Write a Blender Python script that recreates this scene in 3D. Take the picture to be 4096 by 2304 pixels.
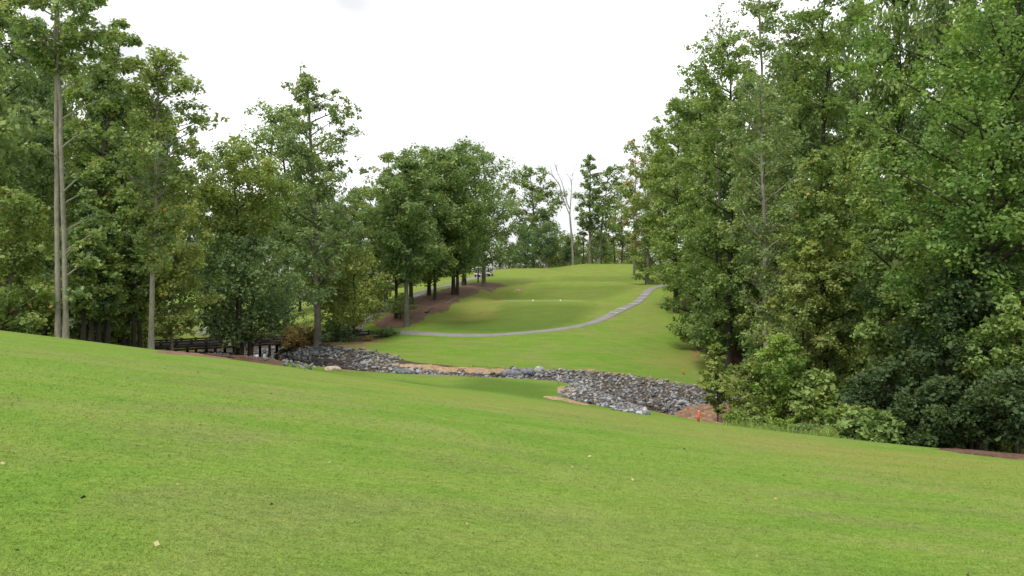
import bpy, bmesh, math, random
import numpy as np
from mathutils import Vector, Matrix, noise as mnoise
from mathutils.geometry import delaunay_2d_cdt

scene = bpy.context.scene
COL = scene.collection
for o in list(bpy.data.objects):
    bpy.data.objects.remove(o, do_unlink=True)

# ------------------------------------------------------------------ camera
EYE, HZ, FPX = 1.6, 275.0, 819.0          # eye height, horizon row and focal length in a 1024 x 576 frame
cam_d = bpy.data.cameras.new("camera")
cam_d.sensor_width = 36.0
cam_d.lens = 36.0 * FPX / 1024.0
cam_d.shift_y = -(288.0 - HZ) / 1024.0
cam_d.clip_start, cam_d.clip_end = 0.1, 4000.0
cam = bpy.data.objects.new("camera", cam_d)
cam.location = (0, 0, EYE)
cam.rotation_euler = (math.radians(90), 0, 0)
COL.objects.link(cam)
scene.camera = cam

# ------------------------------------------------------------------ light
SUN_EL, SUN_AZ = math.radians(56), math.radians(215)   # azimuth clockwise from +Y: behind the camera, to its left
world = bpy.data.worlds.new("World")
scene.world = world
world.use_nodes = True
wn = world.node_tree
wn.nodes.clear()
w_out = wn.nodes.new("ShaderNodeOutputWorld")
w_bg = wn.nodes.new("ShaderNodeBackground")
w_bg.inputs["Strength"].default_value = 0.1
w_sky = wn.nodes.new("ShaderNodeTexSky")
w_sky.sky_type = 'NISHITA'
w_sky.sun_disc = False
w_sky.sun_elevation = SUN_EL
w_sky.sun_rotation = SUN_AZ
w_tc = wn.nodes.new("ShaderNodeTexCoord")
w_map = wn.nodes.new("ShaderNodeMapping")
w_map.inputs["Scale"].default_value = (1.0, 1.0, 3.2)
w_no = wn.nodes.new("ShaderNodeTexNoise")
w_no.inputs["Scale"].default_value = 2.3
w_no.inputs["Detail"].default_value = 3
w_no.inputs["Roughness"].default_value = 0.55
w_no.inputs["Distortion"].default_value = 0.35
w_rp = wn.nodes.new("ShaderNodeValToRGB")
w_rp.color_ramp.elements[0].position = 0.38
w_rp.color_ramp.elements[0].color = (0.470, 0.475, 0.484, 1)
w_rp.color_ramp.elements[1].position = 0.66
w_rp.color_ramp.elements[1].color = (1.0, 1.0, 1.0, 1)
w_vm = wn.nodes.new("ShaderNodeVectorMath")
w_vm.operation = 'SCALE'
w_vm.inputs["Scale"].default_value = 10.4
w_mx = wn.nodes.new("ShaderNodeMix")
w_mx.data_type = 'RGBA'
w_mx.inputs["Factor"].default_value = 0.94            # thick even overcast over the clear sky
wn.links.new(w_tc.outputs["Generated"], w_map.inputs["Vector"])
wn.links.new(w_map.outputs["Vector"], w_no.inputs["Vector"])
wn.links.new(w_no.outputs["Fac"], w_rp.inputs["Fac"])
wn.links.new(w_rp.outputs["Color"], w_vm.inputs[0])
wn.links.new(w_sky.outputs["Color"], w_mx.inputs["A"])
wn.links.new(w_vm.outputs["Vector"], w_mx.inputs["B"])
wn.links.new(w_mx.outputs["Result"], w_bg.inputs["Color"])
wn.links.new(w_bg.outputs["Background"], w_out.inputs["Surface"])

sun_d = bpy.data.lights.new("sun", 'SUN')
sun_d.energy = 1.5
sun_d.angle = math.radians(18)
sun_d.color = (1.0, 0.96, 0.90)
sun = bpy.data.objects.new("sun", sun_d)
sv = Vector((math.sin(SUN_AZ) * math.cos(SUN_EL), math.cos(SUN_AZ) * math.cos(SUN_EL), math.sin(SUN_EL)))
sun.rotation_euler = sv.to_track_quat('Z', 'Y').to_euler()
sun.location = sv * 60
COL.objects.link(sun)

vs = scene.view_settings
vs.view_transform = 'Standard'
vs.look = 'None'
vs.exposure = 0.9
vs.gamma = 1.0
vs.use_curve_mapping = False
scene.render.engine = 'CYCLES'
scene.cycles.max_bounces = 8
scene.cycles.diffuse_bounces = 5
scene.cycles.transmission_bounces = 3
scene.cycles.use_denoising = True

# ------------------------------------------------------------------ material helpers
def new_mat(name):
    m = bpy.data.materials.new(name)
    m.use_nodes = True
    nt = m.node_tree
    nt.nodes.clear()
    return m, nt

def N(nt, kind, **kw):
    n = nt.nodes.new(kind)
    for k, v in kw.items():
        if k in n.inputs:
            n.inputs[k].default_value = v
        else:
            setattr(n, k, v)
    return n

def ramp(nt, fac, stops):
    r = nt.nodes.new("ShaderNodeValToRGB")
    cr = r.color_ramp
    while len(cr.elements) < len(stops):
        cr.elements.new(0.5)
    for e, (p, c) in zip(cr.elements, stops):
        e.position = p
        e.color = (c[0], c[1], c[2], 1) if len(c) == 3 else c
    if fac is not None:
        nt.links.new(fac, r.inputs["Fac"])
    return r.outputs["Color"]

def mixc(nt, fac, a, b, mode='MIX'):
    m = nt.nodes.new("ShaderNodeMix")
    m.data_type = 'RGBA'
    m.blend_type = mode
    for key, v in (("Factor", fac), ("A", a), ("B", b)):
        if hasattr(v, "is_linked") or isinstance(v, bpy.types.NodeSocket):
            nt.links.new(v, m.inputs[key])
        elif key == "Factor":
            m.inputs[key].default_value = v
        else:
            m.inputs[key].default_value = (v[0], v[1], v[2], 1)
    return m.outputs["Result"]

def math_n(nt, op, a, b=None, clamp=False):
    m = nt.nodes.new("ShaderNodeMath")
    m.operation = op
    m.use_clamp = clamp
    for i, v in ((0, a), (1, b)):
        if v is None:
            continue
        if isinstance(v, bpy.types.NodeSocket):
            nt.links.new(v, m.inputs[i])
        else:
            m.inputs[i].default_value = v
    return m.outputs[0]

def noise_n(nt, vec, scale, detail=4, rough=0.55, dist=0.0):
    n = N(nt, "ShaderNodeTexNoise", Scale=scale, Detail=detail, Roughness=rough, Distortion=dist)
    nt.links.new(vec, n.inputs["Vector"])
    return n.outputs["Fac"]

def mapping(nt, vec, scale=(1, 1, 1), rot=(0, 0, 0)):
    m = N(nt, "ShaderNodeMapping", Scale=scale, Rotation=rot)
    nt.links.new(vec, m.inputs["Vector"])
    return m.outputs["Vector"]

def finish(nt, color, rough=0.8, spec=0.3, bump=None, bstr=0.3, bdist=0.05, metallic=0.0):
    b = N(nt, "ShaderNodeBsdfPrincipled", Roughness=rough, Metallic=metallic)
    b.inputs["Specular IOR Level"].default_value = spec
    if isinstance(color, bpy.types.NodeSocket):
        nt.links.new(color, b.inputs["Base Color"])
    else:
        b.inputs["Base Color"].default_value = (color[0], color[1], color[2], 1)
    if bump is not None:
        bn = N(nt, "ShaderNodeBump", Strength=bstr, Distance=bdist)
        nt.links.new(bump, bn.inputs["Height"])
        nt.links.new(bn.outputs["Normal"], b.inputs["Normal"])
    o = nt.nodes.new("ShaderNodeOutputMaterial")
    nt.links.new(b.outputs[0], o.inputs["Surface"])
    return b

def mat_plain(name, c, rough=0.6, spec=0.4, var=0.12, scale=3.0, metallic=0.0):
    m, nt = new_mat(name)
    tc = N(nt, "ShaderNodeTexCoord").outputs["Object"]
    f = noise_n(nt, tc, scale, 5, 0.6)
    lo = [max(0, v * (1 - var)) for v in c]
    hi = [min(1, v * (1 + var)) for v in c]
    finish(nt, ramp(nt, f, [(0.3, lo), (0.7, hi)]), rough, spec, metallic=metallic)
    return m

# ---- grass of the fairway and the tees
def mat_grass(blades=False):
    m, nt = new_mat("grass_blade" if blades else "mown_grass")
    geo = N(nt, "ShaderNodeNewGeometry")
    pos = geo.outputs["Position"]
    att = N(nt, "ShaderNodeAttribute", attribute_name="zone")
    sep = nt.nodes.new("ShaderNodeSeparateColor")
    nt.links.new(att.outputs["Color"], sep.inputs["Color"])
    dry, soil, lush_shade = sep.outputs[0], sep.outputs[1], sep.outputs[2]
    big = noise_n(nt, mapping(nt, pos, (0.8, 1.25, 1)), 0.24, 4, 0.6, 0.8)
    mid = noise_n(nt, mapping(nt, pos, (0.62, 1.35, 1), (0, 0, 0.25)), 0.62, 6, 0.66, 0.5)
    fine = noise_n(nt, mapping(nt, pos, (0.8, 1.2, 1)), 9.0, 6, 0.72)
    blade = noise_n(nt, mapping(nt, pos, (1.0, 0.6, 1)), 55.0, 3, 0.7)
    c1 = ramp(nt, big, [(0.34, (0.112, 0.220, 0.026)), (0.45, (0.138, 0.232, 0.034)), (0.53, (0.163, 0.225, 0.048)), (0.62, (0.182, 0.206, 0.066))])
    c2 = ramp(nt, mid, [(0.32, (0.096, 0.174, 0.028)), (0.47, (0.135, 0.219, 0.035)), (0.56, (0.165, 0.237, 0.043)), (0.68, (0.210, 0.246, 0.074))])
    c = mixc(nt, 0.45, c1, c2)
    c = mixc(nt, lush_shade, c, (0.070, 0.132, 0.022))  # lush turf, and the slope shade painted on the tee faces
    dn = math_n(nt, 'MULTIPLY', dry, ramp(nt, mid, [(0.30, (0.35,) * 3), (0.62, (1,) * 3)]))
    c = mixc(nt, dn, c, (0.235, 0.212, 0.062))
    sn = math_n(nt, 'MULTIPLY', soil, 1.0)
    sj = math_n(nt, 'ADD', sn, math_n(nt, 'MULTIPLY', math_n(nt, 'SUBTRACT', mid, 0.5), 1.2))
    sj = ramp(nt, sj, [(0.38, (0, 0, 0)), (0.62, (1, 1, 1))])
    sj = math_n(nt, 'MULTIPLY', sj, ramp(nt, sn, [(0.02, (0, 0, 0)), (0.2, (1, 1, 1))]))
    c = mixc(nt, sj, c, ramp(nt, fine, [(0.3, (0.20, 0.105, 0.055)), (0.7, (0.38, 0.22, 0.115))]))
    c = mixc(nt, 0.85, c, ramp(nt, fine, [(0.30, (0.66, 0.70, 0.62)), (0.5, (1.04, 1.04, 1.04)), (0.70, (1.42, 1.34, 1.42))]), 'MULTIPLY')
    c = mixc(nt, 0.85, c, ramp(nt, blade, [(0.32, (0.66, 0.70, 0.62)), (0.5, (1, 1, 1)), (0.68, (1.36, 1.28, 1.34))]), 'MULTIPLY')
    if blades:
        c = mixc(nt, 0.9, mixc(nt, 0.45, c1, c2), ramp(nt, geo.outputs["Random Per Island"], [(0.0, (0.98, 0.98, 0.9)), (0.6, (1.14, 1.13, 1.14)), (0.93, (1.34, 1.28, 1.4)), (1.0, (1.6, 1.45, 1.9))]), 'MULTIPLY')
        finish(nt, c, 0.7, 0.15)
        return m
    h = math_n(nt, 'ADD', math_n(nt, 'MULTIPLY', fine, 1.2), blade)
    b = finish(nt, c, 0.95, 0.03, h, 0.6, 0.03)
    return m

def mat_litter(name, stops, scale=9.0, bstr=0.8):
    m, nt = new_mat(name)
    pos = N(nt, "ShaderNodeNewGeometry").outputs["Position"]
    v = N(nt, "ShaderNodeTexVoronoi", Scale=scale * 1.6, Randomness=1.0)
    nt.links.new(pos, v.inputs["Vector"])
    sepc = nt.nodes.new("ShaderNodeSeparateColor")
    nt.links.new(v.outputs["Color"], sepc.inputs["Color"])
    big = noise_n(nt, pos, 0.5, 5, 0.6)
    f = math_n(nt, 'ADD', math_n(nt, 'MULTIPLY', sepc.outputs[0], 0.45), math_n(nt, 'MULTIPLY', big, 0.6))
    n2 = noise_n(nt, pos, scale * 2.2, 5, 0.7)
    c = ramp(nt, f, stops)
    c = mixc(nt, 0.8, c, ramp(nt, n2, [(0.3, (0.55,) * 3), (0.5, (1,) * 3), (0.75, (1.35,) * 3)]), 'MULTIPLY')
    finish(nt, c, 0.9, 0.1, math_n(nt, 'ADD', n2, sepc.outputs[0]), bstr, 0.06)
    return m

def mat_stone(wet=False):  # wet: silted wet stone, also darkened for the trough's shade
    m, nt = new_mat("wet_silted_shaded_stone" if wet else "grey_stone")
    geo = N(nt, "ShaderNodeNewGeometry")
    oi = N(nt, "ShaderNodeObjectInfo")
    r = math_n(nt, 'FRACT', math_n(nt, 'ADD', math_n(nt, 'MULTIPLY', oi.outputs["Random"], 7.31), geo.outputs["Random Per Island"]))
    c = ramp(nt, r, [(0.0, (0.085, 0.090, 0.096)), (0.3, (0.165, 0.173, 0.182)), (0.65, (0.270, 0.280, 0.290)), (0.84, (0.34, 0.34, 0.335)), (0.93, (0.26, 0.21, 0.16)), (1.0, (0.48, 0.48, 0.47))])
    n1 = noise_n(nt, geo.outputs["Position"], 7.0, 6, 0.65)
    big = noise_n(nt, geo.outputs["Position"], 0.28, 3, 0.5)
    c = mixc(nt, 0.9, c, ramp(nt, n1, [(0.3, (0.62, 0.62, 0.6)), (0.5, (1, 1, 1)), (0.75, (1.3, 1.28, 1.25))]), 'MULTIPLY')
    c = mixc(nt, ramp(nt, big, [(0.52, (0, 0, 0)), (0.75, (0.45, 0.45, 0.45))]), c, (0.16, 0.115, 0.075))
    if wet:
        c = mixc(nt, 0.6, mixc(nt, 1.0, c, (0.45, 0.42, 0.36), 'MULTIPLY'), (0.060, 0.046, 0.032))  # silty wet tone that also paints in the trough's depth shading
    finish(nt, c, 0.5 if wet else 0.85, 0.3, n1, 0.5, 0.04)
    return m

def mat_bark(name, lo, hi, scale=1.0):
    m, nt = new_mat(name)
    tc = N(nt, "ShaderNodeTexCoord").outputs["Object"]
    v = mapping(nt, tc, (9 * scale, 9 * scale, 1.6 * scale))
    n1 = noise_n(nt, v, 1.6, 6, 0.7, 0.4)
    n2 = noise_n(nt, tc, 0.9, 4, 0.6)
    c = mixc(nt, 0.42, ramp(nt, n1, [(0.36, lo), (0.62, hi)]), ramp(nt, n2, [(0.38, lo), (0.62, hi)]))
    finish(nt, c, 0.9, 0.15, n1, 0.7, 0.05)
    return m

LEAFM = {}
def mat_leaf(name, a, b, c, trans=0.38, odd=None):
    """a dark, b usual, c light leaf colour; odd = an occasional turned leaf"""
    m, nt = new_mat("leaf_" + name)
    geo = N(nt, "ShaderNodeNewGeometry")
    oi = N(nt, "ShaderNodeObjectInfo")
    rnd = geo.outputs["Random Per Island"]
    base = ramp(nt, rnd, [(0.0, a), (0.42, b), (0.9, c)] if odd is None else [(0.0, a), (0.4, b), (0.9, c), (0.984, c), (0.989, odd)])
    clump = noise_n(nt, geo.outputs["Position"], 0.42, 3, 0.5)
    tint = ramp(nt, clump, [(0.32, (0.80, 0.88, 0.90)), (0.5, (1, 1, 1)), (0.68, (1.20, 1.14, 0.94))])
    base = mixc(nt, 0.9, base, tint, 'MULTIPLY')
    ot = ramp(nt, oi.outputs["Random"], [(0.0, (0.90, 0.95, 0.98)), (0.5, (1, 1, 1)), (1.0, (1.10, 1.06, 0.96))])
    base = mixc(nt, 1.0, base, ot, 'MULTIPLY')
    bs = N(nt, "ShaderNodeBsdfPrincipled", Roughness=0.55)
    bs.inputs["Specular IOR Level"].default_value = 0.16
    nt.links.new(base, bs.inputs["Base Color"])
    tr = nt.nodes.new("ShaderNodeBsdfTranslucent")
    nt.links.new(mixc(nt, 1.0, base, (1.2, 1.25, 0.7), 'MULTIPLY'), tr.inputs["Color"])
    mx = nt.nodes.new("ShaderNodeMixShader")
    mx.inputs[0].default_value = trans
    nt.links.new(bs.outputs[0], mx.inputs[1])
    nt.links.new(tr.outputs[0], mx.inputs[2])
    o = nt.nodes.new("ShaderNodeOutputMaterial")
    nt.links.new(mx.outputs[0], o.inputs["Surface"])
    LEAFM[name] = m
    return m

mat_leaf("mid", (0.145, 0.215, 0.066), (0.196, 0.280, 0.083), (0.302, 0.384, 0.124))
mat_leaf("dark", (0.103, 0.168, 0.078), (0.143, 0.218, 0.093), (0.218, 0.293, 0.125))
mat_leaf("olive", (0.140, 0.204, 0.057), (0.195, 0.270, 0.078), (0.299, 0.370, 0.120), odd=(0.414, 0.253, 0.081))
mat_leaf("yellow", (0.171, 0.220, 0.062), (0.235, 0.295, 0.084), (0.342, 0.393, 0.134), odd=(0.42, 0.26, 0.08))
mat_leaf("bright", (0.115, 0.203, 0.053), (0.165, 0.270, 0.069), (0.270, 0.370, 0.114))
mat_leaf("poplar", (0.160, 0.228, 0.089), (0.222, 0.300, 0.114), (0.335, 0.407, 0.177), odd=(0.483, 0.299, 0.092))
mat_leaf("oak", (0.130, 0.198, 0.073), (0.177, 0.258, 0.091), (0.285, 0.362, 0.139))
mat_leaf("brown",  (0.226, 0.154, 0.066), (0.303, 0.222, 0.087), (0.392, 0.306, 0.121), odd=(0.555, 0.239, 0.079))
mat_leaf("weed",   (0.161, 0.245, 0.049), (0.222, 0.326, 0.066), (0.318, 0.414, 0.107))

mat_leaf("shade_green", (0.046, 0.080, 0.034), (0.072, 0.116, 0.047), (0.118, 0.170, 0.072))  # deep green with the shade of the wood's lower right put into it
M_GRASS = mat_grass()
M_BLADE = mat_grass(True)
M_MULCH = mat_litter("pine_straw", [(0.25, (0.092, 0.056, 0.040)), (0.5, (0.165, 0.103, 0.074)), (0.75, (0.255, 0.172, 0.122))])
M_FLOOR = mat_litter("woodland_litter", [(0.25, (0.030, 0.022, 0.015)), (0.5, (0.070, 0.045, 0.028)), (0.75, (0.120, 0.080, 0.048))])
M_LEAFLIT = mat_litter("brown_leaf_litter", [(0.22, (0.045, 0.024, 0.017)), (0.5, (0.115, 0.064, 0.042)), (0.78, (0.22, 0.135, 0.09))], 7.0)
M_SOIL = mat_litter("orange_clay", [(0.2, (0.20, 0.120, 0.070)), (0.5, (0.335, 0.225, 0.135)), (0.8, (0.46, 0.345, 0.230))], 5.0, 0.6)
M_CLAY = mat_litter("red_clay", [(0.2, (0.115, 0.064, 0.044)), (0.5, (0.205, 0.120, 0.082)), (0.8, (0.30, 0.195, 0.135))], 5.0, 0.9)
M_MOUND = mat_litter("eroded_clay", [(0.2, (0.125, 0.068, 0.044)), (0.5, (0.245, 0.142, 0.090)), (0.8, (0.36, 0.24, 0.155))], 3.2, 1.0)
M_BED = mat_litter("creek_mud", [(0.25, (0.045, 0.034, 0.024)), (0.5, (0.085, 0.066, 0.048)), (0.75, (0.135, 0.110, 0.082))], 6.0)
M_STONE = mat_stone()
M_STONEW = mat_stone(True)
M_PATH = mat_plain("worn_concrete_path", (0.225, 0.217, 0.196), 0.9, 0.15, 0.14, 0.9)
M_BARK = mat_bark("grey_bark", (0.085, 0.075, 0.058), (0.225, 0.205, 0.165))
M_BARKP = mat_bark("pale_poplar_bark", (0.135, 0.125, 0.098), (0.315, 0.290, 0.235))
M_BARKD = mat_bark("dark_bark", (0.030, 0.026, 0.021), (0.085, 0.073, 0.058))
M_DEAD = mat_bark("bleached_wood", (0.15, 0.135, 0.115), (0.30, 0.275, 0.24))
M_TIMBER = mat_bark("weathered_timber", (0.020, 0.018, 0.016), (0.070, 0.062, 0.055), 0.6)
M_TIMBERP = mat_bark("grey_timber", (0.11, 0.105, 0.095), (0.24, 0.225, 0.20), 0.6)

# ------------------------------------------------------------------ terrain
def wx(px, d):
    return (px - 512.0) / FPX * d
def wz(py, d):
    return EYE - (py - HZ) / FPX * d

crest = [(-250, 308), (-120, 318), (0, 330), (66, 337), (159, 352), (254, 362.5), (322, 371.5), (400, 381), (470, 391), (530, 400),
         (596, 408), (676, 418), (716, 423.5), (835, 439), (954, 450), (1024, 455.5), (1150, 466), (1300, 478)]
ct = np.array([(p - 512) / FPX for p, _ in crest])
cs = np.array([(y - HZ) / FPX for _, y in crest])
cpoly = np.polyfit(ct, cs, 7)
def s_of(t):
    return np.polyval(cpoly, np.clip(t, -0.9, 0.9))
def yt_of(t):
    return np.interp(t, [-0.9, -0.6, -0.25, 0.0, 0.3, 0.62, 0.9], [50, 49, 46, 42, 39, 33, 29])

CP = []          # control points x, y, z
for t in np.linspace(-0.9, 0.9, 13):
    s, yt = float(s_of(t)), float(yt_of(t))
    b, c = s - 2 * EYE / yt, EYE / yt ** 2
    for d in (5, 11, 18, 26, yt - 7, yt, yt + 4):
        CP.append((t * d, d, -b * d - c * d * d))
CP += [(0, -1.5, 0.02), (0, -12, 0.3), (-14, -10, 1.2), (14, -10, -1.0), (-60, -30, 4), (60, -30, -5.5), (0, -40, 1.0), (-90, 20, 3.5), (80, 10, -9)]

def vis(px, py, d):
    CP.append((wx(px, d), d, wz(py, d)))
def hid(px, d, z):
    CP.append((wx(px, d), d, z))
# bottom land in front of the creek
for a in [(400, 382, 60), (480, 384, 61), (340, 375, 64), (420, 376.5, 66), (500, 380, 65), (545, 386, 60), (540, 397, 54), (470, 388, 58), (600, 407, 51), (640, 414.5, 47.5)]:
    vis(*a)
# far lawn beyond the creek up to the path
for a in [(380, 361, 78), (450, 366, 77), (520, 369, 77.5), (600, 370, 79), (660, 373, 80), (700, 377, 80), (740, 362, 86),
          (400, 345, 89), (480, 350, 87), (560, 350, 88), (640, 345, 92), (690, 350, 93),
          (440, 336, 95), (490, 336.5, 95.5), (536, 333, 97.5), (575, 327.5, 101.5), (604, 319, 107), (630, 306, 116), (651, 290, 127),
          (645, 325, 103), (668, 318, 108)]:
    vis(*a)
# tees
for px in (505, 545, 578):
    vis(px, 303.5, 118); hid(px, 127, wz(303.5, 118) + 0.05)
for px in (490, 520, 560):
    vis(px, 324, 105)
vis(470, 318, 112); vis(600, 306, 120)
for px in (536, 580, 620):
    vis(px, 284.5, 141); hid(px, 150, wz(284.5, 141) + 0.05)
vis(500, 296, 134); vis(560, 294, 133); vis(610, 295, 130)
for px in (560, 590, 630):
    vis(px, 275, 162); hid(px, 170, wz(275, 162) + 0.1)
for px in (580, 605, 640):
    vis(px, 265, 182)
for px in (508, 525, 545):
    vis(px, 269, 176)
vis(495, 277, 160); vis(480, 277, 160); vis(562, 270, 180); vis(670, 268, 178); vis(665, 280, 150)
for px in (450, 540, 600, 680):
    hid(px, 205, 2.2); hid(px, 260, 2.0)
# mulch slope and the far path on its crest
for a in [(406, 327, 99), (385, 330, 100), (430, 312, 112), (455, 302, 119), (485, 290, 131), (430, 294, 128), (455, 287, 138), (413, 299, 122), (470, 282, 148), (396, 318, 105)]:
    vis(*a)
for a in [(400, 293, 150), (380, 292, 165), (430, 284, 170), (330, 312, 150), (360, 300, 170)]:
    vis(*a)
# bridge ground, soil and lawn behind on the left
for a in [(350, 332, 100), (318, 344, 88), (345, 341, 93), (275, 353, 84), (235, 355, 78), (270, 361, 70), (200, 354, 70), (300, 368, 67), (160, 352, 64)]:
    vis(*a)
hid(120, 82, -6.2); hid(190, 86, -6.6); hid(40, 70, -4.6); hid(-60, 70, -3.6); hid(60, 62, -3.9); hid(120, 66, -4.6); hid(100, 95, -6.3); hid(-100, 110, -5)
for a in [(200, 334, 112), (200, 322, 145), (120, 330, 125), (310, 328, 120), (300, 318, 150), (60, 325, 140)]:
    vis(*a)
hid(100, 220, -3); hid(300, 220, -2); hid(-200, 180, -4)
# woods on the right
hid(760, 84, -7.9); hid(800, 70, -8.9); hid(760, 62, -8.8); hid(850, 55, -9.0); hid(900, 48, -8.6); hid(1000, 42, -8.3); hid(1120, 40, -7.8)
hid(900, 80, -8.6); hid(1050, 70, -8.6); hid(760, 110, -5.5); hid(850, 140, -3.0); hid(740, 150, 0.5); hid(1000, 120, -5.5); hid(760, 200, 2.0); hid(1150, 160, -3)
vis(697, 402, 60)
hid(726, 58, -8.1)

CPn = np.array(CP)
def _phi(r2):
    return 0.5 * r2 * np.log(r2 + 1e-9)
_n = len(CPn)
_X = CPn[:, :2] / 50.0
_d2 = ((_X[:, None] - _X[None]) ** 2).sum(-1)
_A = np.zeros((_n + 3, _n + 3))
_A[:_n, :_n] = _phi(_d2) + np.eye(_n) * 1.2e-4
_A[:_n, _n] = 1
_A[:_n, _n + 1:] = _X
_A[_n, :_n] = 1
_A[_n + 1:, :_n] = _X.T
_W = np.linalg.solve(_A, np.concatenate([CPn[:, 2], np.zeros(3)]))

def base_h(x, y):
    x = np.atleast_1d(np.asarray(x, float)); y = np.atleast_1d(np.asarray(y, float))
    sh = x.shape
    x, y = x.ravel(), y.ravel()
    cx, cy = np.clip(x, -115, 115), np.clip(y, -45, 262)
    out = np.empty_like(x)
    for i in range(0, len(x), 20000):
        q = np.stack([cx[i:i + 20000], cy[i:i + 20000]], 1) / 50.0
        d2 = ((q[:, None] - _X[None]) ** 2).sum(-1)
        out[i:i + 20000] = _phi(d2) @ _W[:_n] + _W[_n] + q @ _W[_n + 1:]
    k = np.clip(np.hypot(x - cx, y - cy) / 150.0, 0, 1)
    k = k * k * (3 - 2 * k)
    out = np.clip(out, -13, 9) * (1 - k) + (-3.0) * k
    return out.reshape(sh)

# creek: px, distance, bottom height, width of the near and of the far bank
creek_px = [(120, 150, -7.6, 5, 5), (185, 122, -7.6, 5, 5), (240, 100, -7.6, 6, 5), (285, 86, -7.5, 8, 4.6), (318, 79.5, -7.5, 8.5, 6.2), (372, 75, -7.9, 6, 5.2),
            (450, 72.6, -8.1, 4.4, 4.6), (520, 72, -8.4, 4.2, 5.2), (552, 71.4, -8.65, 4.4, 6.5), (585, 70.3, -8.9, 4.4, 8.8), (620, 67, -9.2, 5.2, 11.5), (660, 61.5, -9.6, 6, 15),
            (720, 56, -9.9, 7, 9), (800, 51.5, -10.2, 5, 7), (920, 47.5, -10.5, 5, 6), (1060, 44, -10.8, 5, 6)]
def chaikin(p, n=2):
    for _ in range(n):
        q = [p[0]]
        for a, b in zip(p[:-1], p[1:]):
            q += [a * 0.75 + b * 0.25, a * 0.25 + b * 0.75]
        p = np.array(q + [p[-1]])
    return p
CRK = chaikin(np.array([(wx(p, d), d, zb, a, b) for p, d, zb, a, b in creek_px]), 3)

def creek_coords(x, y):
    """nearest point on the centre line: fraction of the bank's width (1 = top of bank), bottom z, far side?, line parameter"""
    x = np.atleast_1d(np.asarray(x, float)).ravel(); y = np.atleast_1d(np.asarray(y, float)).ravel()
    best = np.full(x.shape, 1e9); fr = np.full(x.shape, 9.0); zb = np.zeros_like(x); far = np.zeros(x.shape, bool); par = np.zeros_like(x)
    m = (y > 25) & (y < 165)
    xs, ys = x[m], y[m]
    B = best[m]; F = fr[m]; Z = zb[m]; S = far[m]; PR = par[m]
    for i in range(len(CRK) - 1):
        a, b = CRK[i], CRK[i + 1]
        dx, dy = b[0] - a[0], b[1] - a[1]
        L2 = dx * dx + dy * dy
        u = np.clip(((xs - a[0]) * dx + (ys - a[1]) * dy) / L2, 0, 1)
        ex, ey = xs - (a[0] + u * dx), ys - (a[1] + u * dy)
        dd = np.hypot(ex, ey)
        side = dx * ey - dy * ex > 0
        wn_, wf_ = a[3] + u * (b[3] - a[3]), a[4] + u * (b[4] - a[4])
        k = dd < B
        B = np.where(k, dd, B)
        F = np.where(k, dd / np.where(side, wf_, wn_), F)
        Z = np.where(k, a[2] + u * (b[2] - a[2]), Z)
        S = np.where(k, side, S)
        PR = np.where(k, i + u, PR)
    fr[m], zb[m], far[m], par[m] = F, Z, S, PR
    return fr, zb, far, par

# flat tee boxes cut into the hill: centre, half sizes, level, apron
TEES = [(wx(541, 122.5), 122.5, 6.6, 4.6, wz(301.6, 118), 1.9), (wx(579, 146), 146, 8.2, 4.6, wz(282.4, 141.4), 2.1), (wx(600, 166.5), 166.5, 8.5, 4.2, wz(273.4, 162), 2.3)]
def height(x, y):
    x = np.atleast_1d(np.asarray(x, float)); y = np.atleast_1d(np.asarray(y, float))
    h = base_h(x, y).ravel()
    for cx, cy, hx, hy, lv, ap in TEES:
        qx, qy = np.maximum(np.abs(x.ravel() - cx) - hx, 0), np.maximum(np.abs(y.ravel() - cy) - hy, 0)
        w = np.clip(1 - np.hypot(qx, qy) / ap, 0, 1)
        w = w * w * (3 - 2 * w)
        h = h * (1 - w) + lv * w
    fr, zb, far, par = creek_coords(x, y)
    u = np.clip((fr - 0.06) / 0.94, 0, 1)
    S = np.where(u < 1, 1 - (1 - u) ** 1.35, 1)
    S = 0.6 * S + 0.4 * u * u * (3 - 2 * u)
    low = np.minimum(h, zb + (h - zb) * S)
    return low.reshape(x.shape)
def H(x, y):
    return float(height([x], [y])[0])

def G(px, py, dmin=4.0, dmax=240.0):
    """the ground seen at a pixel of the photograph (1024 x 576)"""
    d = np.concatenate([np.arange(dmin, 60, 0.25), np.arange(60, dmax, 0.5)])
    x = wx(px, d)
    z = wz(py, d)
    below = height(x, d) >= z
    i = int(np.argmax(below)) if below.any() else len(d) - 1
    dd = float(d[i])
    return wx(px, dd), dd, H(wx(px, dd), dd)

def at(px, d):
    x = wx(px, d)
    return x, d, H(x, d)

# ------------------------------------------------------------------ mesh helpers
def np_mesh(name, V, F, smooth=False):
    V = np.asarray(V, np.float32)
    me = bpy.data.meshes.new(name)
    if isinstance(F, np.ndarray):
        k = F.shape[1]
        loops = F.astype(np.int32).ravel()
        starts = np.arange(0, len(loops), k, dtype=np.int32)
    else:
        parts = [np.asarray(f, np.int32) for f in F if len(f)]
        loops = np.concatenate([p.ravel() for p in parts])
        sizes = np.concatenate([np.full(len(p), p.shape[1]) for p in parts])
        starts = np.concatenate([[0], np.cumsum(sizes)[:-1]]).astype(np.int32)
    me.vertices.add(len(V)); me.vertices.foreach_set("co", V.ravel())
    me.loops.add(len(loops)); me.loops.foreach_set("vertex_index", loops)
    me.polygons.add(len(starts)); me.polygons.foreach_set("loop_start", starts)
    if smooth:
        me.polygons.foreach_set("use_smooth", np.ones(len(starts), bool))
    me.update(calc_edges=True)
    return me

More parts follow.
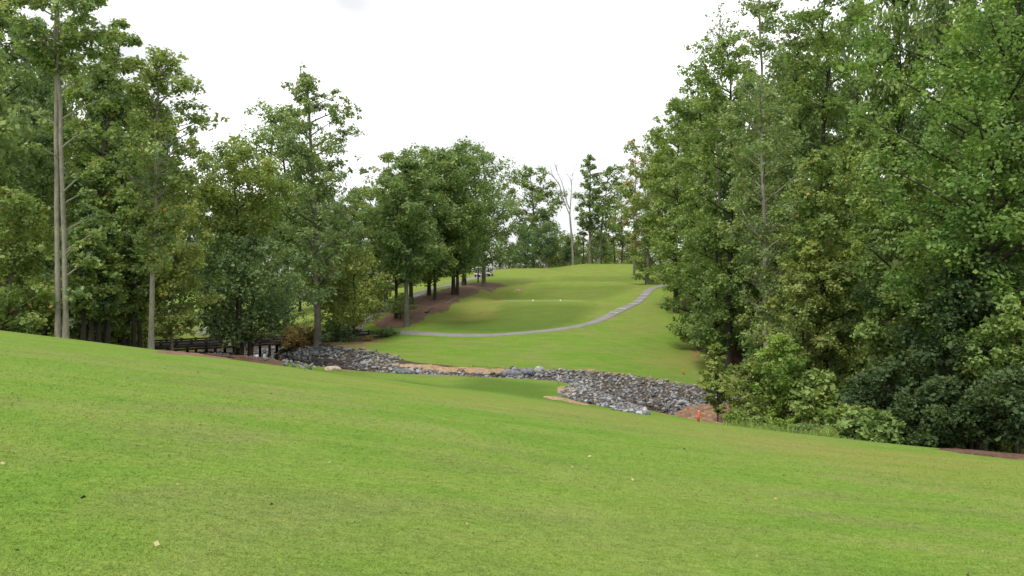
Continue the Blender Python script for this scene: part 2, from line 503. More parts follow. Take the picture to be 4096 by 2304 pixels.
def obj(name, me, mat=None, parent=None, loc=None):
    o = bpy.data.objects.new(name, me)
    COL.objects.link(o)
    if mat is not None and me is not None and len(me.materials) == 0:
        me.materials.append(mat)
    if parent is not None:
        o.parent = parent
    if loc is not None:
        o.location = loc
    return o

def empty(name, loc, rz=0.0):
    o = bpy.data.objects.new(name, None)
    o.empty_display_size = 0.3
    COL.objects.link(o)
    o.location = loc
    o.rotation_euler = (0, 0, rz)
    return o

def tag(o, label=None, cat=None, group=None, kind=None):
    if label: o["label"] = label
    if cat: o["category"] = cat
    if group: o["group"] = group
    if kind: o["kind"] = kind
    return o

class MB:
    """collects boxes, tubes and hulls into one mesh"""
    def __init__(self):
        self.V, self.F, self.n = [], {}, 0
    def add(self, V, F):
        V = np.asarray(V, float)
        F = np.asarray(F, int)
        self.F.setdefault(F.shape[1], []).append(F + self.n)
        self.V.append(V); self.n += len(V)
    def box(self, c, s, rz=0.0, taper=1.0, M=None):
        hx, hy, hz = s[0] / 2, s[1] / 2, s[2] / 2
        V = np.array([(-hx, -hy, -hz), (hx, -hy, -hz), (hx, hy, -hz), (-hx, hy, -hz), (-hx * taper, -hy * taper, hz), (hx * taper, -hy * taper, hz), (hx * taper, hy * taper, hz), (-hx * taper, hy * taper, hz)])
        if M is not None:
            V = V @ np.array(M.to_3x3()).T
        if rz:
            cr, sr = math.cos(rz), math.sin(rz)
            V = np.stack([V[:, 0] * cr - V[:, 1] * sr, V[:, 0] * sr + V[:, 1] * cr, V[:, 2]], 1)
        self.add(V + np.array(c), [(3, 2, 1, 0), (4, 5, 6, 7), (0, 1, 5, 4), (1, 2, 6, 5), (2, 3, 7, 6), (3, 0, 4, 7)])
    def tube(self, P, R, sides=6, cap=True):
        V, F = tube(P, R, sides)
        self.add(V, F)
        if cap:
            P = np.asarray(P, float)
            n = self.n
            self.add(np.vstack([V[:sides], P[:1]]), [(sides, (j + 1) % sides, j) for j in range(sides)])
            self.add(np.vstack([V[-sides:], P[-1:]]), [(sides, j, (j + 1) % sides) for j in range(sides)])
    def mesh(self, name, smooth=False):
        return np_mesh(name, np.vstack(self.V), [np.vstack(f) for f in self.F.values()], smooth)
    def build(self, name, mat, parent=None, smooth=False, loc=None):
        return obj(name, self.mesh(name, smooth), mat, parent, loc)

def tube(P, R, sides=6):
    P = np.asarray(P, float)
    n = len(P)
    R = np.broadcast_to(np.asarray(R, float), (n,))
    T = np.gradient(P, axis=0)
    T /= np.linalg.norm(T, axis=1, keepdims=True) + 1e-9
    ref = np.array([0, 0, 1.0]) if abs(T[:, 2]).mean() < 0.8 else np.array([1.0, 0, 0])
    A = np.cross(T, ref); A /= np.linalg.norm(A, axis=1, keepdims=True) + 1e-9
    B = np.cross(T, A)
    th = np.linspace(0, 2 * math.pi, sides, endpoint=False)
    V = P[:, None] + R[:, None, None] * (A[:, None] * np.cos(th)[None, :, None] + B[:, None] * np.sin(th)[None, :, None])
    i = np.arange(n - 1)[:, None] * sides
    j = np.arange(sides)[None]
    j2 = (j + 1) % sides
    F = np.stack([i + j, i + j2, i + sides + j2, i + sides + j], -1).reshape(-1, 4)
    return V.reshape(-1, 3), F

def grid_mesh(name, X, Y, Z, smooth=True):
    ny, nx = X.shape
    V = np.stack([X, Y, Z], -1).reshape(-1, 3)
    i = np.arange(ny - 1)[:, None] * nx
    j = np.arange(nx - 1)[None]
    F = np.stack([i + j, i + j + 1, i + nx + j + 1, i + nx + j], -1).reshape(-1, 4)
    return np_mesh(name, V, F, smooth)

def in_poly(x, y, poly):
    x = np.asarray(x, float); y = np.asarray(y, float)
    c = np.zeros(x.shape, bool)
    n = len(poly)
    for i in range(n):
        x1, y1 = poly[i]; x2, y2 = poly[(i + 1) % n]
        k = ((y1 > y) != (y2 > y)) & (x < (x2 - x1) * (y - y1) / (y2 - y1 + 1e-12) + x1)
        c ^= k
    return c

def poly_dist(x, y, poly):
    """distance to a polygon's outline, negative inside"""
    x = np.asarray(x, float); y = np.asarray(y, float)
    best = np.full(x.shape, 1e9)
    n = len(poly)
    for i in range(n):
        x1, y1 = poly[i]; x2, y2 = poly[(i + 1) % n]
        dx, dy = x2 - x1, y2 - y1
        u = np.clip(((x - x1) * dx + (y - y1) * dy) / (dx * dx + dy * dy + 1e-9), 0, 1)
        best = np.minimum(best, np.hypot(x - x1 - u * dx, y - y1 - u * dy))
    return np.where(in_poly(x, y, poly), -best, best)

def sheet(name, poly, mat, lift=0.03, step=0.7, rough_edge=0.35, bumps=0.0, seed=1, extra=None):
    """a layer lying on the ground inside a ragged outline, its rim tucked into the ground"""
    rng = np.random.default_rng(seed)
    out = []
    n = len(poly)
    for i in range(n):
        a, b = np.array(poly[i]), np.array(poly[(i + 1) % n])
        k = max(1, int(np.hypot(*(b - a)) / step))
        for j in range(k):
            p = a + (b - a) * j / k
            q = mnoise.noise_vector(Vector((p[0] * 0.35, p[1] * 0.35, seed)))
            q2 = mnoise.noise_vector(Vector((p[0] * 1.3, p[1] * 1.3, seed + 9)))
            out.append((p[0] + (q[0] + 0.5 * q2[0]) * rough_edge * 1.4, p[1] + (q[1] + 0.5 * q2[1]) * rough_edge * 1.4))
    po = np.array(out)
    x0, y0 = po.min(0); x1, y1 = po.max(0)
    gx, gy = np.meshgrid(np.arange(x0, x1, step), np.arange(y0, y1, step))
    gx = gx.ravel() + rng.uniform(-.2, .2, gx.size) * step; gy = gy.ravel() + rng.uniform(-.2, .2, gy.size) * step
    dist = poly_dist(gx, gy, out)
    k = dist < -0.45 * step
    gx, gy, gd = gx[k], gy[k], -dist[k]
    vs2 = [Vector(p) for p in out] + [Vector((a, b)) for a, b in zip(gx, gy)]
    res = delaunay_2d_cdt(vs2, [], [list(range(len(out)))], 1, 1e-5)
    vv, ff = res[0], res[2]
    P = np.array([(v[0], v[1]) for v in vv])
    dd = -poly_dist(P[:, 0], P[:, 1], out)
    z = height(P[:, 0], P[:, 1])
    up = np.where(dd < 0.02, -0.03, lift)
    if bumps:
        up = up + np.array([bumps * (mnoise.noise(Vector((p[0] * 0.9, p[1] * 0.9, seed))) + 0.5 * mnoise.noise(Vector((p[0] * 2.5, p[1] * 2.5, seed)))) for p in P]) * np.clip(dd / 1.0, 0, 1)
    if extra is not None:
        up = up + extra(P[:, 0], P[:, 1]) * np.clip(dd / 0.5, 0, 1)
    V = np.column_stack([P, z + up])
    tris = np.array([f for f in ff if len(f) == 3])
    o = obj(name, np_mesh(name, V, tris, True), mat)
    o["kind"] = "structure"
    return o

def px_poly(pts):
    return [G(px, py)[:2] for px, py in pts]

# ------------------------------------------------------------------ the ground
def axis(segs):
    out = [segs[0][0]]
    for a, b, s in segs:
        n = max(1, int(round((b - a) / s)))
        out += list(np.linspace(a, b, n + 1)[1:])
    return np.array(out)
gxs = axis([(-1500, -300, 300), (-300, -120, 30), (-120, -60, 2.0), (-60, 45, 0.6), (45, 120, 2.5), (120, 300, 30), (300, 1500, 300)])
gys = axis([(-600, -60, 180), (-60, -4, 4), (-4, 90, 0.6), (90, 190, 0.7), (190, 262, 3), (262, 420, 40), (420, 3000, 430)])
GX, GY = np.meshgrid(gxs, gys)
GZ = height(GX, GY)
ground_me = grid_mesh("lawn", GX, GY, GZ)
ground = obj("lawn", ground_me, M_GRASS)
tag(ground, "mown green fairway rolling down to the creek and up to the tees", None, None, "structure")
fx, fy = GX.ravel(), GY.ravel()
zone = np.zeros((len(fx), 4), np.float32); zone[:, 3] = 1
def soft(poly, w):
    return np.clip(0.5 - poly_dist(fx, fy, poly) / w, 0, 1)
fr_, zb_, far_, par_ = creek_coords(fx, fy)
dry = None
# tired yellow turf along the wooded edge and on the crest
dry = 0.30 * np.clip((fy - 92) / 20, 0, 1) * (np.abs(fx) < 60)
edge_r = px_poly([(715, 427), (850, 447), (960, 456), (1023, 463)]) + px_poly([(1023, 492), (940, 478), (850, 465), (730, 440)])
dry = np.maximum(dry, 0.75 * soft(edge_r, 5.0))
edge_m = px_poly([(340, 376), (470, 394), (596, 410), (700, 425), (700, 436), (590, 420), (450, 402), (340, 384)])
dry = np.maximum(dry, 0.42 * soft(edge_m, 5.0))
wear = px_poly([(470, 322), (500, 316), (515, 300), (505, 292), (520, 286), (500, 284), (480, 294), (455, 306), (430, 320)])
dry = np.maximum(dry, 0.72 * soft(wear, 4.0))
tee_back = px_poly([(525, 300), (620, 300), (640, 288), (600, 287), (530, 289)])
dry = np.maximum(dry, 0.34 * soft(tee_back, 6.0))
rt = px_poly([(640, 360), (700, 342), (740, 366), (690, 372)])
dry = np.maximum(dry, 0.5 * soft(rt, 5.0))
top3 = px_poly([(500, 272), (545, 271), (600, 276), (640, 276), (640, 281), (560, 281), (500, 280)])
dry = np.maximum(dry, 0.3 * soft(top3, 4.0))
for cx, cy, hx, hy, lv, ap in TEES:
    q_ = np.maximum(np.abs(fx - cx) - hx, np.abs(fy - cy) - hy)
    dry = np.maximum(dry, 0.4 * np.clip(0.6 - q_ / 1.2, 0, 1))
lush_shade = np.zeros_like(fx)
tongue = px_poly([(335, 374), (480, 377.5), (556, 386), (558, 396), (600, 408), (560, 402), (480, 391), (400, 380)])
lush_shade = np.maximum(lush_shade, 0.75 * soft(tongue, 2.5))
tee1 = px_poly([(430, 331), (490, 334), (540, 331), (580, 322), (596, 308), (580, 305), (505, 305), (480, 315)])
lush_shade = np.maximum(lush_shade, 0.95 * soft(tee1, 3.0))  # tee faces: rougher grass, darkened to carry the slope's shade
tee2 = px_poly([(520, 300), (610, 298), (632, 288), (620, 286), (540, 286.5)])
lush_shade = np.maximum(lush_shade, 0.7 * soft(tee2, 3.0))
tee3 = px_poly([(555, 281.5), (640, 281.5), (640, 276.5), (560, 276.5)])
lush_shade = np.maximum(lush_shade, 0.6 * soft(tee3, 3.0))
soil = np.clip(1.25 - np.abs(fr_ - 1.0) / 0.16, 0, 1) * (fr_ < 3) * 0.55
soil = np.maximum(soil, 0.55 * soft(px_poly([(330, 345), (372, 341), (388, 337), (384, 345), (360, 350), (330, 352)]), 2.0))
soil = np.maximum(soil, 0.6 * soft(px_poly([(665, 352), (700, 345), (742, 364), (700, 364)]), 6.0))
zone[:, 0], zone[:, 1], zone[:, 2] = dry, soil, lush_shade
ca = ground_me.color_attributes.new("zone", 'FLOAT_COLOR', 'POINT')
ca.data.foreach_set("color", zone.ravel())

# cart paths
def ribbon(name, pts, half, mat, lift=0.05, step=1.0, kind="structure"):
    P = chaikin(np.array([(p[0], p[1]) for p in pts]), 3)
    seg = np.hypot(*np.diff(P, axis=0).T)
    s = np.concatenate([[0], np.cumsum(seg)])
    q = np.linspace(0, s[-1], max(3, int(s[-1] / step)))
    C = np.column_stack([np.interp(q, s, P[:, 0]), np.interp(q, s, P[:, 1])])
    T = np.gradient(C, axis=0); T /= np.linalg.norm(T, axis=1, keepdims=True)
    Nn = np.column_stack([-T[:, 1], T[:, 0]])
    us = np.array([-1.04, -1.0, -0.5, 0, 0.5, 1.0, 1.04])
    wob = 1 + 0.03 * np.sin(q * 0.9) + 0.02 * np.sin(q * 2.3 + 1)
    X = C[:, None, 0] + Nn[:, None, 0] * us[None] * half * wob[:, None]
    Y = C[:, None, 1] + Nn[:, None, 1] * us[None] * half * wob[:, None]
    Z = height(X, Y)
    hc = height(C[:, 0], C[:, 1])
    flat = Z * 0.5 + hc[:, None] * 0.5
    Z = np.maximum(Z + 0.02, flat) + np.array([-0.14, lift, lift + .01, lift + .02, lift + .01, lift, -0.14])[None]
    o = obj(name, grid_mesh(name, X, Y, Z), mat)
    o["kind"] = kind
    return o, C, T, Nn
path_pts = [G(348, 332.5), G(372, 333.2), G(402, 334), G(440, 335.6), G(490, 336.4), G(536, 333), G(575, 327.6), G(604, 319), G(629, 307), G(649, 290.5), at(662, 133), at(676, 142), at(684, 155)]
cart_path, PC, PT, PN = ribbon("cart_path", path_pts, 0.76, M_PATH)
tag(cart_path, "grey cart path curving under the tees and climbing right")
path2 = [G(348, 332.5), at(362, 106), at(388, 118), G(413, 298), G(428, 290), at(446, 142), at(468, 154), at(482, 163), at(492, 178)]
far_path, FC, FT, FN = ribbon("far_cart_path", path2, 1.2, M_PATH)
tag(far_path, "pale cart path climbing behind the mulch slope to the golf carts")
path3 = [G(348, 332.5), at(335, 98.6)]
# pale strips across the steep part of the path
M_STRIP = mat_plain("pale_concrete", (0.42, 0.42, 0.40), 0.8, 0.2, 0.15, 4)
for py in (313.5, 309, 305.2, 301.6, 298.2, 295.2):
    k = int(np.argmin([abs(HZ + (EYE - H(c[0], c[1])) / c[1] * FPX - py) + (0 if c[0] > 8 else 99) for c in PC]))
    c, n, t = PC[k], PN[k], PT[k]
    mb = MB()
    for u in np.linspace(-0.86, 0.86, 5):
        pass
    us = np.linspace(-0.66, 0.66, 7)
    hh = np.array([max(H(c[0] + n[0] * u, c[1] + n[1] * u) + 0.02, 0.5 * H(c[0] + n[0] * u, c[1] + n[1] * u) + 0.5 * H(c[0], c[1])) for u in us]) + 0.10
    pts3 = np.column_stack([c[0] + n[0] * us, c[1] + n[1] * us, hh])
    mb.tube(pts3, np.full(7, 0.065), 6)
    mb.build("cross_strip", M_STRIP, cart_path)

# ground covers
M_TEE = mat_litter("fine_tee_turf", [(0.25, (0.150, 0.215, 0.048)), (0.5, (0.185, 0.240, 0.062)), (0.75, (0.225, 0.265, 0.085))], 2.0, 0.2)
for (cx, cy, hx, hy, lv, ap), lab in zip(TEES, ("lowest tee with two white markers, flat pale turf", "middle tee, a flat strip of pale turf", "upper tee, flat pale turf before the back mound")):
    hx, hy = hx - 0.3, hy - 0.2
    pl_ = [(cx + hx * math.copysign(abs(math.cos(a)) ** 0.45, math.cos(a)), cy + hy * math.copysign(abs(math.sin(a)) ** 0.45, math.sin(a))) for a in np.linspace(0, 2 * math.pi, 40, endpoint=False)]
    tag(sheet("tee_box", pl_, M_TEE, 0.03, 0.8, 0.12, 0.0, 31), lab)
for pts_, lab in (([(512, 291.5), (516, 289.2), (521, 288.8), (522, 290.6), (518, 292)], "small patch of bare sand on the slope left of the middle tee"), ([(452, 316.5), (462, 313.2), (468, 311.4), (470, 312.3), (462, 314.6), (455, 317)], "thin bare streak in the turf below the mulch slope")):
    tag(sheet("bare_patch", px_poly(pts_), M_SOIL, 0.03, 0.35, 0.15, 0.03, 33), lab)
mulch = sheet("mulch_bed", px_poly([(372, 331), (386, 329), (404, 329.5), (420, 322), (440, 313), (458, 304), (480, 293.5), (498, 288.5), (512, 286.5), (500, 283.5), (486, 282)]) +
              [at(470, 147)[:2], at(450, 138)[:2], at(432, 129.5)[:2], at(416, 123.5)[:2], at(400, 117)[:2], at(384, 109)[:2], at(370, 104)[:2]], M_MULCH, 0.05, 0.9, 0.6, 0.05, 3)
tag(mulch, "red brown pine straw covering the slope under the oaks")
straw = sheet("pine_straw_bed", px_poly([(306, 347), (330, 347), (352, 345), (372, 341.5), (388, 338.5), (378, 335), (358, 335.8), (342, 336), (322, 336.5), (308, 340)]), M_MULCH, 0.04, 0.8, 0.5, 0.04, 5)
tag(straw, "brown pine straw round the poplar beside the path")
red = sheet("bare_clay", px_poly([(150, 352), (180, 355.5), (225, 359), (262, 363.5), (285, 366.5), (287, 362), (270, 357.5), (240, 354.5), (205, 352), (170, 350.5)]), M_CLAY, 0.04, 0.7, 0.5, 0.10, 7)
tag(red, "bare red clay under the trees above the creek")
lit = sheet("leaf_litter", [G(925, 448.5)[:2], G(960, 453.5)[:2], G(990, 457.5)[:2], G(1024, 461)[:2], (34, 32), (45, 34), at(1150, 46)[:2], at(1040, 43)[:2], at(950, 42)[:2]], M_LEAFLIT, 0.05, 0.7, 0.35, 0.05, 11)
tag(lit, "fallen brown leaves along the edge of the woods")
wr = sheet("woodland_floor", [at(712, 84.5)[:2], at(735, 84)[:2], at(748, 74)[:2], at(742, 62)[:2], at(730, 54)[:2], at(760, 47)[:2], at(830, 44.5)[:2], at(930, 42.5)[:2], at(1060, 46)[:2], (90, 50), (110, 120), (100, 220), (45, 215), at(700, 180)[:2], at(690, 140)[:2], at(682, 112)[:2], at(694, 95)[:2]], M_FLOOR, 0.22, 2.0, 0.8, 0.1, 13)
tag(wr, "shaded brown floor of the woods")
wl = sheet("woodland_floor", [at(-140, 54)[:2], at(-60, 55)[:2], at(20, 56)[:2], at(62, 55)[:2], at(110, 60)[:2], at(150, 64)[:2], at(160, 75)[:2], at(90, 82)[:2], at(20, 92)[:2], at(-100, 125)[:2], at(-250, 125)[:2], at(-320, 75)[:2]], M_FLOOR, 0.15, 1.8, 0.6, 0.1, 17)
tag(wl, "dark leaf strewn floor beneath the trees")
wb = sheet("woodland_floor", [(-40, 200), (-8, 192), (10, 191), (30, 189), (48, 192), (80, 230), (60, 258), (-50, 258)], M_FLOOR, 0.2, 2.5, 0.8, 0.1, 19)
tag(wb, "dim ground of the far wood behind the tees")

# ------------------------------------------------------------------ the creek
def crk_ribbon(name, i0, i1, f0, f1, mat, lift, step=0.6, nu=28, noisy=0.05, zfun=None):
    """part of the channel between two fractions of the banks (negative = near bank)"""
    seg = np.hypot(*np.diff(CRK[:, :2], axis=0).T)
    s = np.concatenate([[0], np.cumsum(seg)])
    q = np.arange(np.interp(i0, np.arange(len(s)), s), np.interp(i1, np.arange(len(s)), s), step)
    C = np.column_stack([np.interp(q, s, CRK[:, k]) for k in range(5)])
    T = np.gradient(C[:, :2], axis=0); T /= np.linalg.norm(T, axis=1, keepdims=True)
    Nn = np.column_stack([-T[:, 1], T[:, 0]])
    us = np.linspace(f0, f1, nu)
    nz = np.array([[mnoise.noise(Vector((qq * 0.4, k * 5.0, 3.3))) for qq in q] for k in (0, 1)])
    U = us[None] * np.where(us[None] > 0, 1 + noisy * nz[0][:, None], 1 + noisy * nz[1][:, None])
    W = np.where(U > 0, C[:, None, 4], C[:, None, 3])
    X = C[:, None, 0] + Nn[:, None, 0] * U * W
    Y = C[:, None, 1] + Nn[:, None, 1] * U * W
    Z = height(X, Y) + lift if zfun is None else zfun(C, X, Y)
    if zfun is None:
        Z[:, 0] -= 0.08; Z[:, -1] -= 0.08
    return obj(name, grid_mesh(name, X, Y, Z), mat)

def crk_index(px):
    return int(np.argmin(abs((CRK[:, 0] / CRK[:, 1]) * FPX + 512 - px)))
I_L, I_R = crk_index(225), crk_index(760)
bed = crk_ribbon("creek_bed", I_L, I_R, -0.96, 0.97, M_BED, 0.03)
tag(bed, "stony creek channel winding across the hollow", None, None, "structure")
m_w, nt = new_mat("creek_water")
geo = N(nt, "ShaderNodeNewGeometry").outputs["Position"]
finish(nt, (0.030, 0.027, 0.020), 0.06, 0.5, noise_n(nt, geo, 6.0, 3, 0.5), 0.08, 0.03)
water = crk_ribbon("creek_water", crk_index(268), crk_index(352), -0.5, 0.46, m_w, 0, 0.6, 9, 0.0, lambda C, X, Y: np.repeat(C[:, 2:3], X.shape[1], 1) + 0.42)
tag(water, "dark shallow creek water", None, None, "structure")
bank_pts = px_poly([(372, 364.5), (400, 365.5), (440, 367), (480, 369), (480, 373.5), (450, 375), (420, 374), (390, 370)])
sandb = sheet("clay_bank", px_poly([(364, 361.5), (378, 363.5), (420, 366), (470, 368.2), (520, 371), (560, 370), (600, 368.8)]) + px_poly([(596, 371), (560, 373), (520, 375), (486, 375.5), (440, 375), (420, 373), (395, 369.5), (372, 365.5)]), M_SOIL, 0.06, 0.45, 0.25, 0.08, 23)
tag(sandb, "pale orange clay bank along the far edge of the creek")
sandt = sheet("clay_bank", px_poly([(556, 386), (580, 388), (588, 391), (575, 396), (556, 398)]) , M_SOIL, 0.05, 0.4, 0.25, 0.05, 25)
tag(sandt, "orange clay patch at the tip of the lawn beside the stones")
sandu = sheet("clay_bank", px_poly([(540, 396.3), (556, 396.8), (572, 400), (592, 405), (590, 406.3), (560, 400.6), (544, 398.6)]), M_SOIL, 0.05, 0.35, 0.2, 0.05, 27)
tag(sandu, "strip of orange clay edging the near stones")
mound = sheet("clay_mound", [at(652, 58)[:2], at(664, 62)[:2], at(684, 66)[:2], at(720, 68)[:2], at(765, 64)[:2], at(770, 54)[:2], at(735, 49.5)[:2], at(700, 49)[:2], at(672, 51.5)[:2]], M_MOUND, 0.05, 0.45, 0.45, 0.22, 29,
              extra=lambda x, y: 1.75 * np.exp(-(((x - wx(728, 58)) / 4.6) ** 2 + ((y - 58) / 4.5) ** 2)))
tag(mound, "mound of bare red clay beside the creek below the young trees")

# riprap
def rock_mesh(rng, n=11, flat=0.62):
    bm = bmesh.new()
    for _ in range(n):
        v = rng.normal(size=3); v /= np.linalg.norm(v)
        v *= np.array([0.5, 0.5 * rng.uniform(0.62, 0.95), 0.5 * flat]) * rng.uniform(0.85, 1.1)
        bm.verts.new(v)
    r = bmesh.ops.convex_hull(bm, input=bm.verts)
    bmesh.ops.delete(bm, geom=[g for g in r["geom_interior"] if isinstance(g, bmesh.types.BMVert)], context='VERTS')
    me = bpy.data.meshes.new("stone")
    bm.to_mesh(me); bm.free()
    me.materials.append(M_STONE)
    return me
rr = np.random.default_rng(5)
ROCKS = [rock_mesh(rr) for _ in range(14)]
ROCKV = []
for me in ROCKS:
    V = np.array([v.co[:] for v in me.vertices]); F = np.array([p.vertices[:] for p in me.polygons if len(p.vertices) == 3])
    ROCKV.append((V, F))
# candidate spots: px windows of the stony banks and how dense they lie
seg = np.hypot(*np.diff(CRK[:, :2], axis=0).T); s_ = np.concatenate([[0], np.cumsum(seg)])
cand = []
def stones(px0, px1, f0, f1, dens, smin, smax):
    i0, i1 = crk_index(px0), crk_index(px1)
    a, b = s_[i0], s_[i1]
    ww = np.interp((a + b) / 2, s_, np.where(f0 + f1 > 0, CRK[:, 4], CRK[:, 3]))
    n = int((b - a) * ww * (f1 - f0) * dens)
    for _ in range(n):
        q = rr.uniform(a, b); f = rr.uniform(f0, f1)
        c = [np.interp(q, s_, CRK[:, k]) for k in range(5)]
        j = np.interp(q + .3, s_, CRK[:, 0]) - np.interp(q - .3, s_, CRK[:, 0]); k = np.interp(q + .3, s_, CRK[:, 1]) - np.interp(q - .3, s_, CRK[:, 1])
        L = math.hypot(j, k); nx, ny = -k / L, j / L
        W = c[4] if f > 0 else c[3]
        cand.append((c[0] + nx * f * W, c[1] + ny * f * W, smin * 0.62 + (smax - smin * 0.62) * rr.random() ** 2.2, abs(f)))
stones(505, 735, 0.10, 1.0, 17, 0.22, 0.56)
stones(372, 520, 0.0, 0.62, 16, 0.24, 0.60)
stones(330, 440, 0.2, 0.75, 9, 0.24, 0.60)
stones(262, 372, 0.36, 1.02, 9, 0.28, 0.62)
stones(585, 690, -0.93, -0.12, 15, 0.20, 0.46)
stones(520, 590, -0.85, -0.05, 8, 0.2, 0.42)
stones(262, 335, -0.98, -0.25, 9, 0.24, 0.46)
stones(335, 520, -0.9, -0.1, 3, 0.22, 0.45)
stones(160, 262, 0.3, 1.4, 3, 0.25, 0.6)
cand = np.array(cand)
tip_poly = px_poly([(560, 391), (570, 387.5), (584, 386), (606, 393), (630, 404), (650, 414), (640, 415), (612, 409), (586, 403.6), (572, 400), (558, 396.5)])
tag(sheet("gravel_bed", tip_poly, M_BED, 0.04, 0.5, 0.25, 0.05, 35), "dark gravel under the pale near stones")
for pl_, nn_ in ((px_poly([(254, 354), (270, 349.5), (300, 348.5), (335, 349), (360, 351), (330, 357), (300, 361), (276, 359.5)]), 700), (px_poly([(286, 361), (312, 366.5), (322, 370.5), (300, 368.5), (280, 365)]), 220)):
    a0_, a1_ = np.min(pl_, 0), np.max(pl_, 0)
    q_ = rr.uniform(a0_, a1_, (nn_ * 4, 2)); q_ = q_[in_poly(q_[:, 0], q_[:, 1], pl_)][:nn_]
    cand = np.vstack([cand, np.column_stack([q_, 0.16 + 0.44 * rr.random(len(q_)) ** 2, np.ones(len(q_))])])
x0, y0 = np.min(tip_poly, 0); x1, y1 = np.max(tip_poly, 0)
tx, ty = rr.uniform(x0, x1, 6000), rr.uniform(y0, y1, 6000)
kk = in_poly(tx, ty, tip_poly)
tx, ty = tx[kk][:1500], ty[kk][:1500]
cand = np.vstack([cand, np.column_stack([tx, ty, 0.13 + 0.33 * rr.random(len(tx)) ** 1.8, np.ones(len(tx))])])
# keep the clay bare
keep = ~(in_poly(cand[:, 0], cand[:, 1], px_poly([(372, 364), (420, 366), (470, 368.2), (484, 370), (486, 375), (442, 375), (435, 371.5), (405, 368.2)])))
keep &= ~in_poly(cand[:, 0], cand[:, 1], [at(668, 61)[:2], at(690, 64)[:2], at(720, 66)[:2], at(745, 62)[:2], at(740, 53)[:2], at(712, 50.5)[:2], at(684, 51)[:2]])
cand = cand[keep]
cz = height(cand[:, 0], cand[:, 1])
pxs = cand[:, 0] / cand[:, 1] * FPX + 512
pys = HZ + (EYE - cz) / cand[:, 1] * FPX
# seen when nothing of the ground stands in front
def seen(x, y, z):
    u = np.linspace(0.35, 0.97, 40)[:, None]
    hh = height(x[None] * u, y[None] * u)
    return ((EYE + (z[None] - EYE) * u) > hh - 0.02).all(0)
_k = ~((pxs > 225) & (pxs < 380) & (cand[:, 1] > 60) & (pys < 346.0 + 0.03 * (pxs - 260)))
cand, cz, pxs, pys = cand[_k], cz[_k], pxs[_k], pys[_k]
vis_ok = seen(cand[:, 0], cand[:, 1], cz + cand[:, 2] * 0.3)
size_px = cand[:, 2] / cand[:, 1] * FPX * vis_ok
order = np.argsort(-size_px)
solo = set(order[:300].tolist())
mb = MB()
fillV, fillF, nfill, fillM = [], [], 0, []
ROCKSW = []
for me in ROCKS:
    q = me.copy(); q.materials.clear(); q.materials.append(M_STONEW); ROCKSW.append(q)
wet_shade = (cand[:, 3] < 0.10 + 0.16 * rr.random(len(cand))) & (pxs > 555)  # right trough only: wet stones, darkened to draw its shaded V
def rock_rot():
    return Matrix.Rotation(rr.uniform(0, 6.28), 3, 'Z') @ Matrix.Rotation(rr.normal(0, 0.35), 3, 'X') @ Matrix.Rotation(rr.normal(0, 0.35), 3, 'Y')
for i, (x, y, s, f) in enumerate(cand):
    k = rr.integers(len(ROCKS))
    R = rock_rot()
    sc3 = (s * rr.uniform(1.0, 1.35), s, s * rr.uniform(0.8, 1.15))
    z = cz[i] + s * rr.uniform(0.05, 0.30)
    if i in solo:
        o = bpy.data.objects.new("stone", (ROCKSW if wet_shade[i] else ROCKS)[k]); COL.objects.link(o)
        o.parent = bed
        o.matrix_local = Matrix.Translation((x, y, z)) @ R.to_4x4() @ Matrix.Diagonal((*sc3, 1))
    else:
        V, F = ROCKV[k]
        fillV.append((V * np.array(sc3)) @ np.array(R).T + np.array((x, y, z))); fillF.append(F + nfill); nfill += len(V); fillM.append(np.full(len(F), int(wet_shade[i])))
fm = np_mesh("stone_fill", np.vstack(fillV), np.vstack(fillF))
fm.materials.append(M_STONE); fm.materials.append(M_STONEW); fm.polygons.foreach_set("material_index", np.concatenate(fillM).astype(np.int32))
o = obj("stone_fill", fm, None, bed); o["kind"] = "stuff"; o["label"] = "smaller grey riprap stones packed along the banks"

# single boulders
M_BOULD = mat_litter("pale_boulder", [(0.2, (0.20, 0.205, 0.20)), (0.5, (0.34, 0.345, 0.33)), (0.8, (0.46, 0.46, 0.44))], 4.0, 0.5)
M_SANDST = mat_litter("sandy_boulder", [(0.2, (0.34, 0.26, 0.18)), (0.5, (0.50, 0.40, 0.28)), (0.8, (0.62, 0.52, 0.40))], 4.0, 0.5)
M_SLATE = mat_litter("slate_boulder", [(0.2, (0.10, 0.108, 0.118)), (0.5, (0.175, 0.185, 0.20)), (0.8, (0.26, 0.27, 0.285))], 4.0, 0.5)
def boulder(name, label, px, py, size, mat, seed, rz=0.0, dmin=62):
    rng = np.random.default_rng(seed)
    bm = bmesh.new()
    bmesh.ops.create_icosphere(bm, subdivisions=3, radius=0.5)
    planes = [(rng.normal(size=3), rng.uniform(0.32, 0.46)) for _ in range(9)]
    for v in bm.verts:
        p = np.array(v.co)
        for nrm, dd in planes:
            nn = nrm / np.linalg.norm(nrm)
            ex = p @ nn - dd
            if ex > 0:
                p = p - nn * ex * 0.92
        p *= 1 + 0.05 * mnoise.noise(Vector(p * 6))
        v.co = p * np.array(size)
    me = bpy.data.meshes.new(name); bm.to_mesh(me); bm.free()
    x, y, z = G(px, py, dmin)
    o = obj(name, me, mat, None, (x, y, z + size[2] * 0.16))
    o.rotation_euler = (0.05, 0.08, rz)
    tag(o, label, "boulder")
    return o
boulder("boulder", "large pale rounded boulder perched on top of the far creek bank", 540, 372.5, (1.05, 0.85, 0.95), M_BOULD, 3, 0.3)
boulder("boulder", "sandy tan slab at the downstream end of the pool", 332, 370.8, (1.6, 0.9, 0.62), M_SANDST, 4, 0.15)
